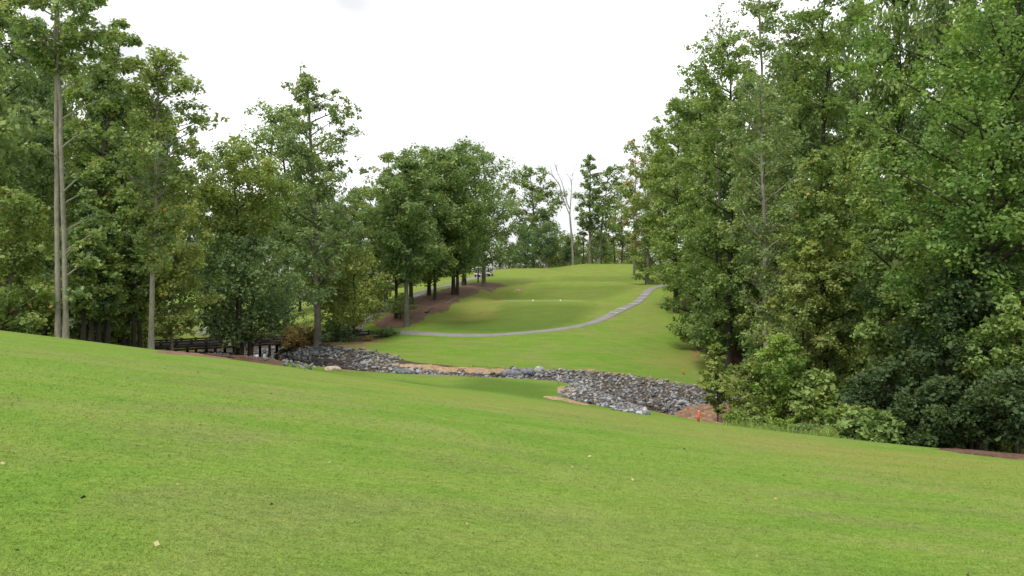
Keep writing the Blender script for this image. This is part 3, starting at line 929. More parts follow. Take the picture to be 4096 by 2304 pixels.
boulder("boulder", "long dark slab lying left of the pale perched boulder", 512, 375, (2.3, 1.1, 0.8), M_SLATE, 6, -0.15)
boulder("boulder", "grey tilted block just below the pale perched boulder", 528, 375.5, (1.6, 1.0, 1.0), M_SLATE, 8, 0.6)
boulder("boulder", "small brown block standing alone on the orange clay", 461, 374, (0.75, 0.7, 0.65), M_CLAY, 9, 0.2)
boulder("boulder", "grey slab among the stones of the middle bank", 404, 374, (1.5, 0.9, 0.7), M_SLATE, 10, 0.1)
boulder("boulder", "mossy brown boulder on the bank under the big dense tree", 262, 354.5, (1.3, 1.0, 1.0), M_SLATE, 12, 0.4)

# ------------------------------------------------------------------ trees
PROFILES = {
    'oval':   lambda u: np.sin(np.pi * np.clip(u, 0, 1) ** 0.85) ** 0.62,
    'round':  lambda u: np.sqrt(np.clip(1 - (2 * np.clip(u, 0, 1) - 1) ** 2, 0, 1)) ** 0.8,
    'dome':   lambda u: np.sqrt(np.clip(1 - np.clip(u, 0, 1) ** 2.2, 0, 1)),
    'cone':   lambda u: (1 - np.clip(u, 0, 1)) ** 0.75 * 0.98 + 0.04,
    'spire':  lambda u: np.clip(0.45 + 0.9 * u, 0, 1) * (1 - np.clip(u, 0, 1) ** 3.0) ** 0.9 + 0.05,
    'column': lambda u: np.clip(u * 5 + 0.45, 0, 1) * (1 - np.clip(u, 0, 1) ** 4) ** 0.8 + 0.04,
    'top':    lambda u: np.clip(u * 1.6 + 0.15, 0, 1) * np.sqrt(np.clip(1 - np.clip(u, 0, 1) ** 3, 0, 1)) + 0.05,
}

def bez(a, b, c, n):
    t = np.linspace(0, 1, n)[:, None]
    return (1 - t) ** 2 * a + 2 * t * (1 - t) * b + t ** 2 * c

def leaves(rng, centers, radii, n_total, size, flat=0.8, up=0.75):
    """leaf-sized folded faces scattered through clumps"""
    centers = np.asarray(centers); radii = np.asarray(radii)
    w = radii ** 2; w = w / w.sum()
    idx = rng.choice(len(centers), n_total, p=w)
    d = rng.normal(size=(n_total, 3)); d /= np.linalg.norm(d, axis=1, keepdims=True)
    r = rng.random(n_total) ** 0.45 * rng.uniform(0.7, 1.2, n_total)
    off = d * (radii[idx] * r)[:, None]
    off[:, 2] *= flat
    # clumps hang: outer leaves droop
    off[:, 2] -= 0.10 * (off[:, 0] ** 2 + off[:, 1] ** 2) / (radii[idx] + 1e-6)
    c = centers[idx] + off
    cdir = rng.normal(size=(len(centers), 3)) * np.array([1, 1, 0.4])
    nrm = rng.normal(size=(n_total, 3)) * 0.5 + d * 0.45 + cdir[idx] * 0.30 + np.array([0, 0, up])
    nrm /= np.linalg.norm(nrm, axis=1, keepdims=True)
    tdir = rng.normal(size=(n_total, 3)) + d * 0.6 + np.array([0, 0, -0.45])
    tdir -= nrm * (tdir * nrm).sum(1, keepdims=True)
    tdir /= np.linalg.norm(tdir, axis=1, keepdims=True)
    sd = np.cross(nrm, tdir)
    L = 1.28 * size * np.clip(np.exp(rng.normal(-0.12, 0.36, n_total)), 0.4, 1.9)[:, None]
    V = np.empty((n_total, 4, 3))
    V[:, 0] = c - tdir * L * 0.5
    V[:, 1] = c + sd * L * 0.40 - nrm * L * 0.10 + tdir * L * 0.06
    V[:, 2] = c + tdir * L * 0.5 - nrm * L * 0.06
    V[:, 3] = c - sd * L * 0.40 - nrm * L * 0.10 + tdir * L * 0.06
    F = np.arange(n_total * 4).reshape(-1, 4)
    return V.reshape(-1, 3), F

def tree_meshes(seed, h, cb, R, prof='oval', n_limb=24, tr=0.3, lean=(0, 0), nleaf=18000, leaf=0.2, rc=0.2, rise=0.55, per=5,
                lobes=(), squash=1.0, stems=1, twig=True, up=0.75, taper=0.9, gap=0.0, flat=0.8, stem_gap=0.5, wob=0.012):
    """returns the trunk mesh(es) and the crown mesh of one tree standing at the origin"""
    rng = np.random.default_rng(seed)
    fp = PROFILES[prof]
    ph = rng.uniform(0, 6.28, 6)
    def irregular(az, u):
        return 1 + 0.16 * np.sin(az * 2 + ph[0] + u * 4) + 0.12 * np.sin(az * 3 + ph[1] - u * 6) + 0.10 * np.sin(u * 11 + ph[2])
    woods, cents, rads = [], [], []
    ends = []
    for st in range(stems):
        ang = 0.35 + st * 2 * math.pi / max(1, stems)
        so = np.array([math.cos(ang), math.sin(ang) * 0.4]) * (stem_gap / 2 if stems > 1 else 0)
        zt = np.linspace(-0.35, h * 0.96, 12)
        k = np.clip(zt / h, 0, 1)
        wx_ = np.cumsum(rng.normal(0, h * wob, 12)) * k
        wy_ = np.cumsum(rng.normal(0, h * wob, 12)) * k
        TP = np.column_stack([so[0] + lean[0] * k ** 1.3 + wx_ + so[0] * k * 0.7, so[1] + lean[1] * k ** 1.3 + wy_ + so[1] * k * 1.0, zt])
        flare = 1 + 0.35 * np.exp(-np.clip(zt, 0, None) / (tr * 2.0 + 0.05))
        TR = (tr * (1 - taper * k) + 0.012) * flare
        mbw = MB(); mbw.tube(TP, TR, 9)
        woods.append(mbw); ends.append((TP, TR))
    ga = rng.uniform(0, 6.28)
    for i in range(n_limb):
        u = (i + rng.uniform(0.1, 0.9)) / n_limb
        st = int(rng.integers(stems)); TP, TR = ends[st]; mbw = woods[st]
        az = ga + i * 2.39996 + rng.normal(0, 0.3)
        rr_ = R * float(fp(np.array(u))) * float(irregular(az, u)) * rng.uniform(0.78, 1.12)
        ze = cb + (h - cb) * min(u, 0.985)
        z0 = max(cb * 0.85 if cb > 1 else 0.15, ze - rr_ * rng.uniform(0.6, 1.2) * rise)
        z0 = min(z0, h * 0.93)
        ax = np.array([np.interp(z0, TP[:, 2], TP[:, 0]), np.interp(z0, TP[:, 2], TP[:, 1]), z0])
        axe = np.array([np.interp(min(ze, h * .95), TP[:, 2], TP[:, 0]), np.interp(min(ze, h * .95), TP[:, 2], TP[:, 1])])
        out = np.array([math.cos(az), math.sin(az) * squash])
        e = np.array([axe[0] + out[0] * rr_, axe[1] + out[1] * rr_, ze])
        midp = ax * 0.5 + e * 0.5 + np.array([out[0] * rr_ * 0.12, out[1] * rr_ * 0.12, rng.uniform(-0.05, 0.12) * rr_])
        LP = bez(ax, midp, e, 6)
        r0 = min(float(np.interp(z0, TP[:, 2], TR)) * 0.55, 0.05 + rr_ * 0.03)
        mbw.tube(LP, np.linspace(r0, 0.015, 6), 5, cap=False)
        for q in range(per + 2):
            if rng.random() < gap:
                continue
            f = [1.0, 0.82, 0.6, 0.92, 0.42, 0.72, 0.25, 0.5][q % 8] + rng.normal(0, 0.05)
            f = min(max(f, 0.15), 1.02)
            p = bez(ax, midp, e, 21)[min(20, int(f * 20))]
            cr = R * rc * 1.42 * rng.uniform(0.55, 1.25) * (0.55 + 0.45 * float(fp(np.array(u))))
            o = rng.normal(size=3) * cr * (0.3 if q == 0 else 0.9); o[2] = abs(o[2]) * 0.5
            c = p + o
            cents.append(c); rads.append(cr)
            if twig and q:
                tp = bez(p, (p + c) / 2 + np.array([0, 0, 0.1]), c, 3)
                mbw.tube(tp, np.array([0.028, 0.018, 0.008]) * (0.6 + tr), 4, cap=False)
    # leader
    TP, TR = ends[0]
    for _ in range(3):
        cents.append(np.array([TP[-1, 0], TP[-1, 1], h]) + rng.normal(size=3) * R * 0.10 - np.array([0, 0, R * 0.12])); rads.append(R * rc * 0.9)
    for (lx, lz, lr) in lobes:
        e = np.array([lx, rng.normal(0, R * 0.25), lz])
        z0 = max(0.6, lz - abs(lx) * 0.55)
        ax = np.array([np.interp(z0, TP[:, 2], TP[:, 0]), np.interp(z0, TP[:, 2], TP[:, 1]), min(z0, h * 0.9)])
        LP = bez(ax, (ax + e) / 2 + np.array([0, 0, 0.3]), e, 6)
        woods[0].tube(LP, np.linspace(min(0.14, 0.03 + lr * 0.05), 0.02, 6), 5, cap=False)
        k = 7
        for _ in range(k):
            c = e + rng.normal(size=3) * lr * np.array([0.45, 0.45, 0.33])
            cents.append(c); rads.append(lr * rng.uniform(0.32, 0.55))
        for f in (0.6, 0.8):
            cents.append(LP[int(f * 5)] + rng.normal(size=3) * lr * 0.2); rads.append(lr * 0.42)
    V, F = leaves(rng, cents, rads, nleaf, leaf, flat, up)
    V[:, 2] = np.maximum(V[:, 2], 0.03)
    return [w.mesh("trunk", True) for w in woods], np_mesh("crown", V, F)

def place_tree(name, label, cat, base, trunks, crown, bark, leafm, group=None, rz=0.0):
    t = empty(name, base, rz)
    for m in trunks:
        obj("trunk", m, bark, t)
    obj("crown", crown, LEAFM[leafm], t)
    tag(t, label, cat, group)
    return t

MARKS_L = [(0, "the left edge"), (62, "the twin pale trunks"), (105, "the thick dark stem"), (151, "the single pale trunk"), (239, "the broad olive tree"), (318, "the thick poplar trunk"), (354, "the path fork tree"), (406, "the nearest oak"), (457, "the close pair of oaks")]
MARKS_R = [(648, "the wood's olive end tree"), (706, "the lawn's overhanging boughs"), (766, "the straight pale trunk"), (832, "the tall cut off tree"), (890, "the vine tangles"), (978, "the great maple"), (1024, "the right edge")]
MARKS_F = [(484, "the thick oak by the carts"), (526, "the pointed evergreen"), (546.6, "the pale trunked bushy tree"), (573, "the dead tree"), (590, "the tall slender tree"), (622, "the pale green thin tree"), (646, "the dark bush at the tee")]
ORD = ["nearest", "second", "third", "fourth", "fifth", "sixth"]
def place_labels(kind, spots, marks):
    """one label each: which known tree it stands by, and its turn from the front there"""
    keys = []
    for s in spots:
        mx_, nm = min(marks, key=lambda q: abs(q[0] - s[0]))
        dx = s[0] - mx_
        keys.append(f"{kind} {'behind' if abs(dx) < 7 else 'left of' if dx < 0 else 'right of'} {nm}")
    out = []
    for i, k in enumerate(keys):
        same = sorted([j for j in range(len(keys)) if keys[j] == k], key=lambda j: spots[j][1])
        out.append(k if len(same) == 1 else f"{k}, {ORD[same.index(i)]} from the front")
    return out
SEED = [100]
NLEAF = 0.86
def tree(label, px, d, top, halfw, cbpy, leafm, name="tree", cat="tree", py=None, bark=None, group=None, lean=0.0, lobes=(), nleaf=18000, **kw):
    """px: column of the foot; d: distance (or py: row of the foot); top, cbpy: rows of the crown's top and bottom; halfw: half crown width in pixels"""
    SEED[0] += 1
    base = G(px, py, 30) if py is not None else at(px, d)
    d = base[1]
    m = d / FPX
    h = wz(top, d) - base[2]
    cb = max(0.3, wz(cbpy, d) - base[2])
    R = halfw * m
    lb = [((lx - px) * m, wz(ly, d) - base[2], lr * m) for lx, ly, lr in lobes]
    tr_, cr_ = tree_meshes(SEED[0], h, cb, R, lean=(lean * m, 0), lobes=lb, nleaf=int(nleaf * NLEAF), **kw)
    return place_tree(name, label, cat, base, tr_, cr_, bark or M_BARK, leafm, group)

# --- left: from the edge of the picture to the big poplar by the bridge
G_L = "trees of the left wood"
tree("tall dark tree at the far left edge reaching out of the picture", -6, 72, -30, 42, 250, "dark", bark=M_BARKD, nleaf=16000, leaf=0.24, n_limb=26, tr=0.4, rc=0.2,
     lobes=[(40, 30, 12), (38, 102, 12)], group=G_L)
tree("low bright yellowish green tree at the left edge, in front of the twin trunks", 8, 51.5, 186, 44, 326, "yellow", name="young_tree", nleaf=19000, leaf=0.17, n_limb=30, tr=0.14, prof='dome', rc=0.19, group=G_L,
     lobes=[(58, 290, 16), (48, 250, 14)])
# twin trunked poplar
tree("tall poplar with two pale trunks rising side by side from the crest", 62, 50.5, -46, 48, 70, "poplar", name="poplar_tree", bark=M_BARKP, nleaf=14000, leaf=0.19, n_limb=30, tr=0.155, prof='oval', rc=0.14, per=5,
     stems=2, stem_gap=0.46, lean=-5, taper=0.5, wob=0.004, gap=0.15, group=G_L,
     lobes=[(96, 130, 13), (100, 172, 12), (92, 215, 11), (98, 232, 11), (90, 262, 10), (84, 292, 11), (36, 115, 11), (104, 68, 14), (112, 92, 12), (82, 245, 9), (88, 190, 9), (44, 150, 9), (48, 60, 13), (80, 40, 14)])
tree("dark tree with a reddish top behind the twin trunks", 93, 66, 14, 34, 230, "olive", bark=M_BARKD, nleaf=15000, leaf=0.2, n_limb=24, tr=0.28, prof='top', rc=0.2, group=G_L, lobes=[(112, 45, 13), (75, 25, 11)])
tree("dense deep green tree filling the gap right of the twin trunks", 122, 70, 84, 40, 320, "dark", bark=M_BARKD, nleaf=24000, leaf=0.22, n_limb=34, tr=0.3, prof='column', rc=0.19, group=G_L)
tree("dark leafy tree right of the twin trunks at their foot", 92, 60, 205, 30, 330, "dark", bark=M_BARKD, nleaf=12000, leaf=0.18, n_limb=26, tr=0.14, prof='oval', rc=0.2, group=G_L)
tree("tall light poplar with a single pale trunk beside the bridge", 151, 55, 48, 46, 270, "poplar", name="poplar_tree", bark=M_BARKP, nleaf=21000, leaf=0.17, n_limb=38, tr=0.17, prof='top', rc=0.15, per=5, lean=8, taper=0.7, wob=0.003, group=G_L,
     lobes=[(200, 118, 15), (215, 118, 9), (188, 86, 14), (190, 145, 14), (186, 180, 14), (172, 60, 12), (128, 70, 12), (182, 215, 13), (136, 120, 14)])
tree("yellow green leafy tree hanging over the bridge's left half", 172, 63, 196, 30, 336, "yellow", name="young_tree", nleaf=15000, leaf=0.17, n_limb=28, tr=0.11, prof='oval', rc=0.19, group=G_L, lobes=[(192, 262, 12), (190, 322, 8), (160, 330, 10)])
tree("dark green tree between the single pale trunk and the crest", 128, 63, 186, 26, 336, "mid", bark=M_BARKD, nleaf=12000, leaf=0.18, n_limb=24, tr=0.13, prof='oval', rc=0.2, group=G_L)
for k, (px, d) in enumerate([(83, 57), (92, 58.5), (99, 59), (107, 60), (134, 62), (140, 62.6)]):
    tree(["slim dark stemmed tree close behind the twin trunks", "second slim dark stem right of the twin trunks", "third slim dark stem right of the twin trunks", "thick dark stem midway between the twin trunks and the single pale trunk",
          "slim dark stem left of the single pale trunk", "dark stem nearest the left side of the single pale trunk"][k], px, d, 225 + 8 * (k % 3), 20, 318, ["olive", "dark", "mid"][k % 3],
         name="slim_tree", bark=M_BARKD, nleaf=5200, leaf=0.17, n_limb=18, tr=0.15 + 0.04 * (k == 3), prof='oval', rc=0.24, group="slim dark stems behind the crest")
tree("broad olive tree left of the big pale trunk, with flat yellowish top", 239, 79, 148, 52, 255, "olive", nleaf=26000, leaf=0.19, n_limb=34, tr=0.26, prof='top', rc=0.17, group=G_L, lobes=[(278, 188, 16), (270, 205, 14), (205, 190, 16), (222, 160, 14)])
tree("dense dark bushy tree sweeping down to the stones by the bridge", 243, 76, 232, 50, 340, "dark", bark=M_BARKD, nleaf=26000, leaf=0.18, n_limb=40, tr=0.2, prof='round', rc=0.17, stems=3, stem_gap=1.3, group=G_L, up=0.6,
     lobes=[(292, 318, 13), (205, 300, 14), (210, 262, 14), (218, 325, 11), (275, 330, 10)])
tree("tall green tree behind the olive one, left of the central poplar", 286, 104, 104, 44, 250, "mid", bark=M_BARKD, nleaf=20000, leaf=0.26, n_limb=30, tr=0.36, prof='round', rc=0.2, group=G_L, lobes=[(248, 140, 16), (262, 115, 12)])
tree("tall central poplar with a thick pale trunk beside the creek", 318, 88, 70, 42, 300, "poplar", name="poplar_tree", py=344.5, bark=M_BARK, nleaf=25000, leaf=0.21, n_limb=44, tr=0.38, prof='spire', rc=0.15, per=5, lean=-8, taper=0.82, wob=0.003, rise=0.7, gap=0.1, group=G_L,
     lobes=[(346, 108, 14), (352, 130, 13), (300, 78, 9), (360, 165, 10), (340, 98, 9), (288, 110, 10)])
tree("small yellow green tree with a thin dark stem at the fork of the path", 354, 91, 252, 30, 326, "yellow", name="young_tree", py=341.0, bark=M_BARKD, nleaf=10000, leaf=0.17, n_limb=24, tr=0.16, prof='round', rc=0.2, group=G_L)
tree("dark stemmed tree right behind the thick poplar trunk", 333, 96, 250, 26, 325, "mid", name="young_tree", bark=M_BARKD, nleaf=8000, leaf=0.18, n_limb=22, tr=0.2, prof='round', rc=0.2, group=G_L)
tree("pale green tree between the central poplar and the oaks", 372, 113, 186, 30, 315, "poplar", nleaf=16000, leaf=0.22, n_limb=30, tr=0.26, prof='oval', rc=0.18, group=G_L)
tree("airy light tree top showing left above the oaks", 386, 128, 150, 22, 290, "poplar", bark=M_BARKD, nleaf=8500, leaf=0.24, n_limb=24, tr=0.3, prof='spire', rc=0.18, gap=0.25, group=G_L)
tree("rust brown drooping bush on the stones in front of the thick poplar trunk", 299, 91, 326, 19, 346, "brown", name="brown_bush", cat="bush", bark=M_BARKD, nleaf=7000, leaf=0.13, n_limb=26, tr=0.06, prof='dome', rc=0.2)
tree("dark rounded bush behind the thick poplar trunk at the bridge end", 337, 91.5, 322, 17, 341, "dark", name="dark_bush", cat="bush", nleaf=4500, leaf=0.14, n_limb=16, tr=0.05, prof='dome', rc=0.24, bark=M_BARKD)
tree("low dark spreading juniper beside the path fork", 385, 92, 330.5, 12, 337, "dark", name="juniper_bush", cat="bush", py=337.0, nleaf=3600, leaf=0.10, n_limb=20, tr=0.04, prof='dome', rc=0.22, bark=M_BARKD)
tree("tiny half withered shrub on the pine straw below the juniper", 369, 91, 338.3, 5, 341.3, "brown", name="withered_shrub", cat="bush", py=341.3, nleaf=500, leaf=0.09, n_limb=8, tr=0.02, prof='dome', rc=0.25, bark=M_BARKD)

# --- oaks on the mulch slope
G_O = "oaks on the mulch slope"
OAKS = [(396, 318.5, 176, 30, 286, 0.22, "lower left oak with a slim dark trunk on the mulch slope", 15000),
        (406.5, 326.5, 158, 34, 288, 0.30, "nearest oak at the bottom of the mulch slope", 24000),
        (411, 304.5, 150, 32, 284, 0.30, "dark trunked oak right behind the nearest oak", 15000),
        (429, 296, 147, 34, 288, 0.28, "oak beside the far path, left of the thin stemmed one", 15000),
        (435, 300, 152, 30, 282, 0.22, "thin stemmed oak in the middle of the mulch slope", 16000),
        (453.5, 295, 143, 36, 280, 0.30, "left oak of the close pair on the mulch slope", 17000),
        (457.5, 295.5, 148, 30, 276, 0.24, "right oak of the close pair on the mulch slope", 13000),
        (464, 285.5, 146, 34, 272, 0.36, "oak at the upper edge of the mulch by the far path", 14000),
        (483.7, 286.5, 150, 32, 268, 0.34, "thick trunked oak in front of the golf carts", 20000)]
for px, py, top, hw, cbp, tr0, lab, nl in OAKS:
    tree(lab, px, 0, top, hw, cbp - 6, "oak", name="oak_tree", py=py, bark=M_BARK if px in (406.5, 483.7) else M_BARKD, nleaf=nl, leaf=0.25, n_limb=30, tr=tr0, prof='round' if px != 406.5 else 'oval', rc=0.19, group=G_O, wob=0.004,
         lobes=[(497, 172, 9), (502, 235, 12), (492, 200, 10)] if px == 483.7 else [(390, 215, 12), (425, 240, 14), (395, 262, 12)] if px == 406.5 else ())
tree("small leafy sapling beside the lower left oak", 400.5, 0, 296, 12, 314, "mid", name="sapling", py=320.0, nleaf=2600, leaf=0.16, n_limb=14, tr=0.06, prof='round', rc=0.26, bark=M_BARKD)

# --- far trees behind the tees
G_F = "trees behind the tees"
tree("broad open oak left of the dead tree behind the tees", 533, 197, 166, 25, 242, "oak", name="oak_tree", bark=M_BARKD, nleaf=14000, leaf=0.34, n_limb=30, tr=0.34, prof='round', rc=0.17, gap=0.2, group=G_F, lobes=[(546, 190, 7), (512, 205, 10), (506, 188, 7)])
tree("dark bushy tree with a pale trunk at the tee's back edge", 546.6, 186, 224, 18, 256, "dark", name="bushy_tree", nleaf=8500, leaf=0.24, n_limb=26, tr=0.34, prof='round', rc=0.2, group=G_F)
tree("dark pointed evergreen left of the pale trunked bushy tree", 526, 190, 226, 12, 264, "dark", name="evergreen_tree", bark=M_BARKD, nleaf=6500, leaf=0.22, n_limb=26, tr=0.16, prof='cone', rc=0.24, group=G_F, rise=0.1)
tree("dark evergreen at the foot of the dead tree", 568, 194, 238, 9, 266, "dark", name="evergreen_tree", bark=M_BARKD, nleaf=4500, leaf=0.22, n_limb=22, tr=0.14, prof='cone', rc=0.24, group=G_F, rise=0.1)
tree("tall slender tree right of the dead tree", 590, 188, 155, 11, 232, "oak", name="slender_tree", bark=M_BARK, nleaf=6500, leaf=0.33, n_limb=26, tr=0.34, prof='column', rc=0.25, gap=0.3, group=G_F, taper=0.8, wob=0.003)
tree("thin twin of the tall slender tree, just left of it", 583.5, 189, 212, 6, 245, "oak", name="slender_tree", bark=M_BARKD, nleaf=1400, leaf=0.3, n_limb=14, tr=0.16, prof='column', rc=0.3, gap=0.4, group=G_F, wob=0.003)
tree("forked open tree leaning right, second from the dead tree", 599, 187.5, 168, 14, 235, "oak", name="slender_tree", bark=M_BARK, nleaf=6500, leaf=0.33, n_limb=24, tr=0.32, prof='column', rc=0.24, gap=0.25, lean=9, group=G_F,
     lobes=[(617, 170, 9), (624, 182, 8), (612, 200, 7), (626, 166, 7)], wob=0.004)
tree("pale green thin tree among the trunks near the right woods", 622, 200, 182, 11, 246, "poplar", name="slender_tree", bark=M_BARKD, nleaf=5500, leaf=0.28, n_limb=24, tr=0.18, prof='spire', rc=0.24, gap=0.25, group=G_F)
tree("slim dark trunk with high leaves near the right woods", 615, 196, 205, 9, 245, "mid", name="slender_tree", bark=M_BARKD, nleaf=2600, leaf=0.28, n_limb=16, tr=0.16, prof='oval', rc=0.26, gap=0.3, group=G_F)
tree("small dark tree with spreading low boughs below the forked tree", 601, 189.5, 236, 12, 258, "dark", name="bushy_tree", bark=M_BARKD, nleaf=4000, leaf=0.22, n_limb=20, tr=0.14, prof='oval', rc=0.24, group=G_F)
FAR_LOW = [(500, 205, 236, 11), (512, 200, 243, 9), (520, 212, 238, 11), (535, 205, 240, 9), (556, 206, 238, 11), (563, 214, 234, 10), (578, 206, 240, 10), (592, 214, 236, 11), (606, 208, 241, 9), (612, 216, 236, 11), (628, 205, 238, 11), (636, 212, 228, 12), (480, 200, 232, 12), (470, 210, 236, 14), (548, 220, 236, 12), (571, 224, 235, 12), (600, 226, 235, 12)]
FAR_LAB = place_labels("young thicket tree", FAR_LOW, MARKS_F)
far_src = []
for k in range(5):
    tr_, cr_ = tree_meshes(900 + k, 8.0, 0.6, 3.0, 'oval', 22, 0.10, nleaf=4200, leaf=0.24, rc=0.22)
    for m_ in tr_: m_.materials.append(M_BARKD)
    far_src.append((tr_, cr_))
for k, (px, d, top, hw) in enumerate(FAR_LOW):
    b = at(px, d); tr_, cr_ = far_src[k % 5]
    lm = ["yellow", "mid", "olive", "weed", "yellow"][k % 5]
    t = empty("thicket_tree", b, k * 1.3)
    obj("trunk", tr_[0], None, t)
    me = cr_
    o_ = obj("crown", me, LEAFM[lm], t)
    sc = (wz(top, d) - b[2]) / 8.0
    t.scale = (hw * d / FPX / 3.0, hw * d / FPX / 3.0, sc)
    tag(t, FAR_LAB[k], "tree", "young thicket behind the tees")
tree("dark round bush with a dark stem at the back tee's right end", 646, 163, 252, 12, 272, "dark", name="dark_bush", cat="bush", nleaf=4200, leaf=0.22, n_limb=20, tr=0.14, prof='round', rc=0.24, bark=M_BARKD)

# dead tree
def dead_tree(px, d, label):
    b = at(px, d); m = d / FPX
    rng = np.random.default_rng(4)
    t = empty("dead_tree", b)
    def pt(x, y, dy=0.0):
        return np.array([(x - px) * m, dy, wz(y, d) - b[2]])
    mb = MB()
    mb.tube([pt(573, 268), pt(572.8, 255), pt(572, 240), pt(570.3, 222), pt(569.7, 214)], [0.34, 0.27, 0.23, 0.19, 0.16], 8)
    mb.build("trunk", M_DEAD, t, True)
    limbs = [[(569.7, 215), (566, 206), (562.5, 197), (560, 186), (556, 180), (551, 175), (548, 171)], [(569.6, 209), (567, 203), (564.5, 192), (562, 183), (559, 176), (556.5, 170)],
             [(569.8, 215), (570.3, 205), (571.2, 192), (571.8, 180), (572.8, 170)], [(560.2, 187), (558.5, 184), (554, 178), (550, 172.5)], [(571.5, 186), (570, 176), (568.5, 171)], [(572.3, 176), (575, 170), (575.5, 166)], [(566, 206), (561, 196), (557, 190)],
             [(556.5, 171), (555.5, 167), (554, 163)], [(558, 175), (557, 169), (555, 165)], [(571.8, 182), (568, 175), (564, 174)], [(551, 175), (547, 173)], [(553.5, 177.5), (551, 169), (549.5, 167)]]
    for k, L in enumerate(limbs):
        P = np.array([pt(x, y, rng.normal(0, 0.25)) for x, y in L])
        P[0, 1] = 0
        mb = MB(); r0 = 0.15 if k < 3 else 0.065
        mb.tube(P, np.linspace(r0, 0.035, len(P)), 6)
        for f in range(1, len(P)):
            for _ in range(1):
                e = P[f] + np.array([rng.normal(0, 0.7), rng.normal(0, 0.6), rng.uniform(0.5, 1.6)])
                mb.tube(bez(P[f], (P[f] + e) / 2 + rng.normal(size=3) * 0.12, e, 4), np.linspace(0.045, 0.02, 4), 4, cap=False)
        mb.build("limb", M_DEAD, t, True)
    tag(t, label, "dead tree")
dead_tree(573, 187, "bare dead tree forking into a pale V behind the tees")

# --- right: from the back tee to the near maple
G_R = "trees of the right wood"
tree("olive tree with rusty top at the left end of the right wood", 647, 138, 128, 27, 282, "olive", nleaf=16000, leaf=0.25, n_limb=32, tr=0.3, prof='oval', rc=0.18, group=G_R, lobes=[(632, 150, 10), (628, 190, 10)])
tree("rusty thin tree behind the olive end of the right wood", 634, 160, 140, 12, 250, "brown", nleaf=4500, leaf=0.25, n_limb=22, tr=0.2, prof='oval', rc=0.2, gap=0.2, group=G_R)
tree("dark green tree next in from the right wood's left end", 676, 112, 96, 30, 300, "mid", bark=M_BARKD, nleaf=18000, leaf=0.25, n_limb=32, tr=0.34, prof='oval', rc=0.18, group=G_R, lobes=[(655, 135, 12), (652, 180, 11), (648, 225, 11)])
tree("wide green tree whose low boughs overhang the far lawn", 706, 92, 62, 36, 338, "mid", bark=M_BARKD, nleaf=26000, leaf=0.22, n_limb=42, tr=0.34, prof='column', rc=0.17, group=G_R,
     lobes=[(668, 275, 13), (670, 300, 12), (680, 325, 12), (664, 245, 12), (690, 340, 10), (672, 215, 12), (680, 110, 14), (674, 160, 12)])
tree("dense yellowish topped tree above the overhanging boughs", 728, 82, 44, 40, 250, "mid", bark=M_BARKD, nleaf=22000, leaf=0.2, n_limb=34, tr=0.34, prof='round', rc=0.17, group=G_R, lobes=[(690, 75, 14), (700, 50, 12), (745, 48, 14)])
tree("dark low boughed tree at the wood's edge behind the young trees", 716, 83, 205, 34, 350, "mid", bark=M_BARKD, nleaf=18000, leaf=0.19, n_limb=34, tr=0.2, prof='oval', rc=0.18, group=G_R, lobes=[(690, 335, 10), (700, 345, 9)])
tree("tall thin topped poplar with a pale straight trunk in the right wood", 766, 63, -28, 40, 320, "poplar", name="poplar_tree", bark=M_BARKP, nleaf=24000, leaf=0.15, n_limb=46, tr=0.22, prof='oval', rc=0.17, per=6, rise=0.9, lean=-6, taper=0.8, wob=0.003, gap=0.25, group=G_R,
     lobes=[(738, 190, 10), (788, 165, 10), (735, 235, 9), (786, 225, 9), (744, 280, 9), (742, 320, 9), (784, 290, 8), (730, 150, 10), (790, 120, 10), (752, 335, 8), (785, 330, 9), (748, 255, 8), (780, 250, 8)])
tree("nearly bare twiggy tree top against the sky", 716, 88, 0, 16, 62, "poplar", bark=M_BARK, nleaf=900, leaf=0.17, n_limb=22, tr=0.2, prof='oval', rc=0.16, per=5, gap=0.2, group=G_R, rise=1.2)
tree("leafy tree directly behind the straight pale trunk", 790, 76, 30, 42, 300, "poplar", bark=M_BARKD, nleaf=24000, leaf=0.19, n_limb=38, tr=0.32, prof='column', rc=0.18, group=G_R, lobes=[(800, 50, 14), (770, 60, 12)])
tree("tall dense tree behind, cut by the top edge right of the poplar", 832, 72, -14, 44, 270, "mid", bark=M_BARKD, nleaf=22000, leaf=0.19, n_limb=34, tr=0.34, prof='round', rc=0.18, group=G_R, lobes=[(812, 15, 14), (806, 90, 14)])
tree("green tree in the middle of the right wood under the tall ones", 826, 58, 150, 40, 360, "olive", bark=M_BARKD, nleaf=22000, leaf=0.17, n_limb=38, tr=0.22, prof='oval', rc=0.17, group=G_R)
tree("yellowish understorey tree right of the straight pale trunk", 800, 55, 240, 34, 385, "yellow", name="young_tree", bark=M_BARKD, nleaf=15000, leaf=0.15, n_limb=30, tr=0.12, prof='oval', rc=0.18, group=G_R)
tree("great broad leaved maple at the right edge, cut by the top", 978, 45, -60, 92, 360, "bright", name="maple_tree", bark=M_BARKD, nleaf=52000, leaf=0.165, n_limb=52, tr=0.34, prof='oval', rc=0.15, group=G_R, per=6,
     lobes=[(858, 70, 24), (850, 120, 22), (872, 30, 24), (868, 165, 22), (905, 195, 26), (880, 215, 20), (930, 240, 24), (990, 210, 26), (950, 300, 24), (990, 320, 24), (910, 280, 20), (1010, 270, 24), (905, 110, 24), (940, 60, 26)])
tree("dark maple behind the great one, filling the right edge", 1010, 52, -40, 70, 380, "bright", name="maple_tree", bark=M_BARKD, nleaf=26000, leaf=0.19, n_limb=40, tr=0.4, prof='column', rc=0.18, group=G_R)
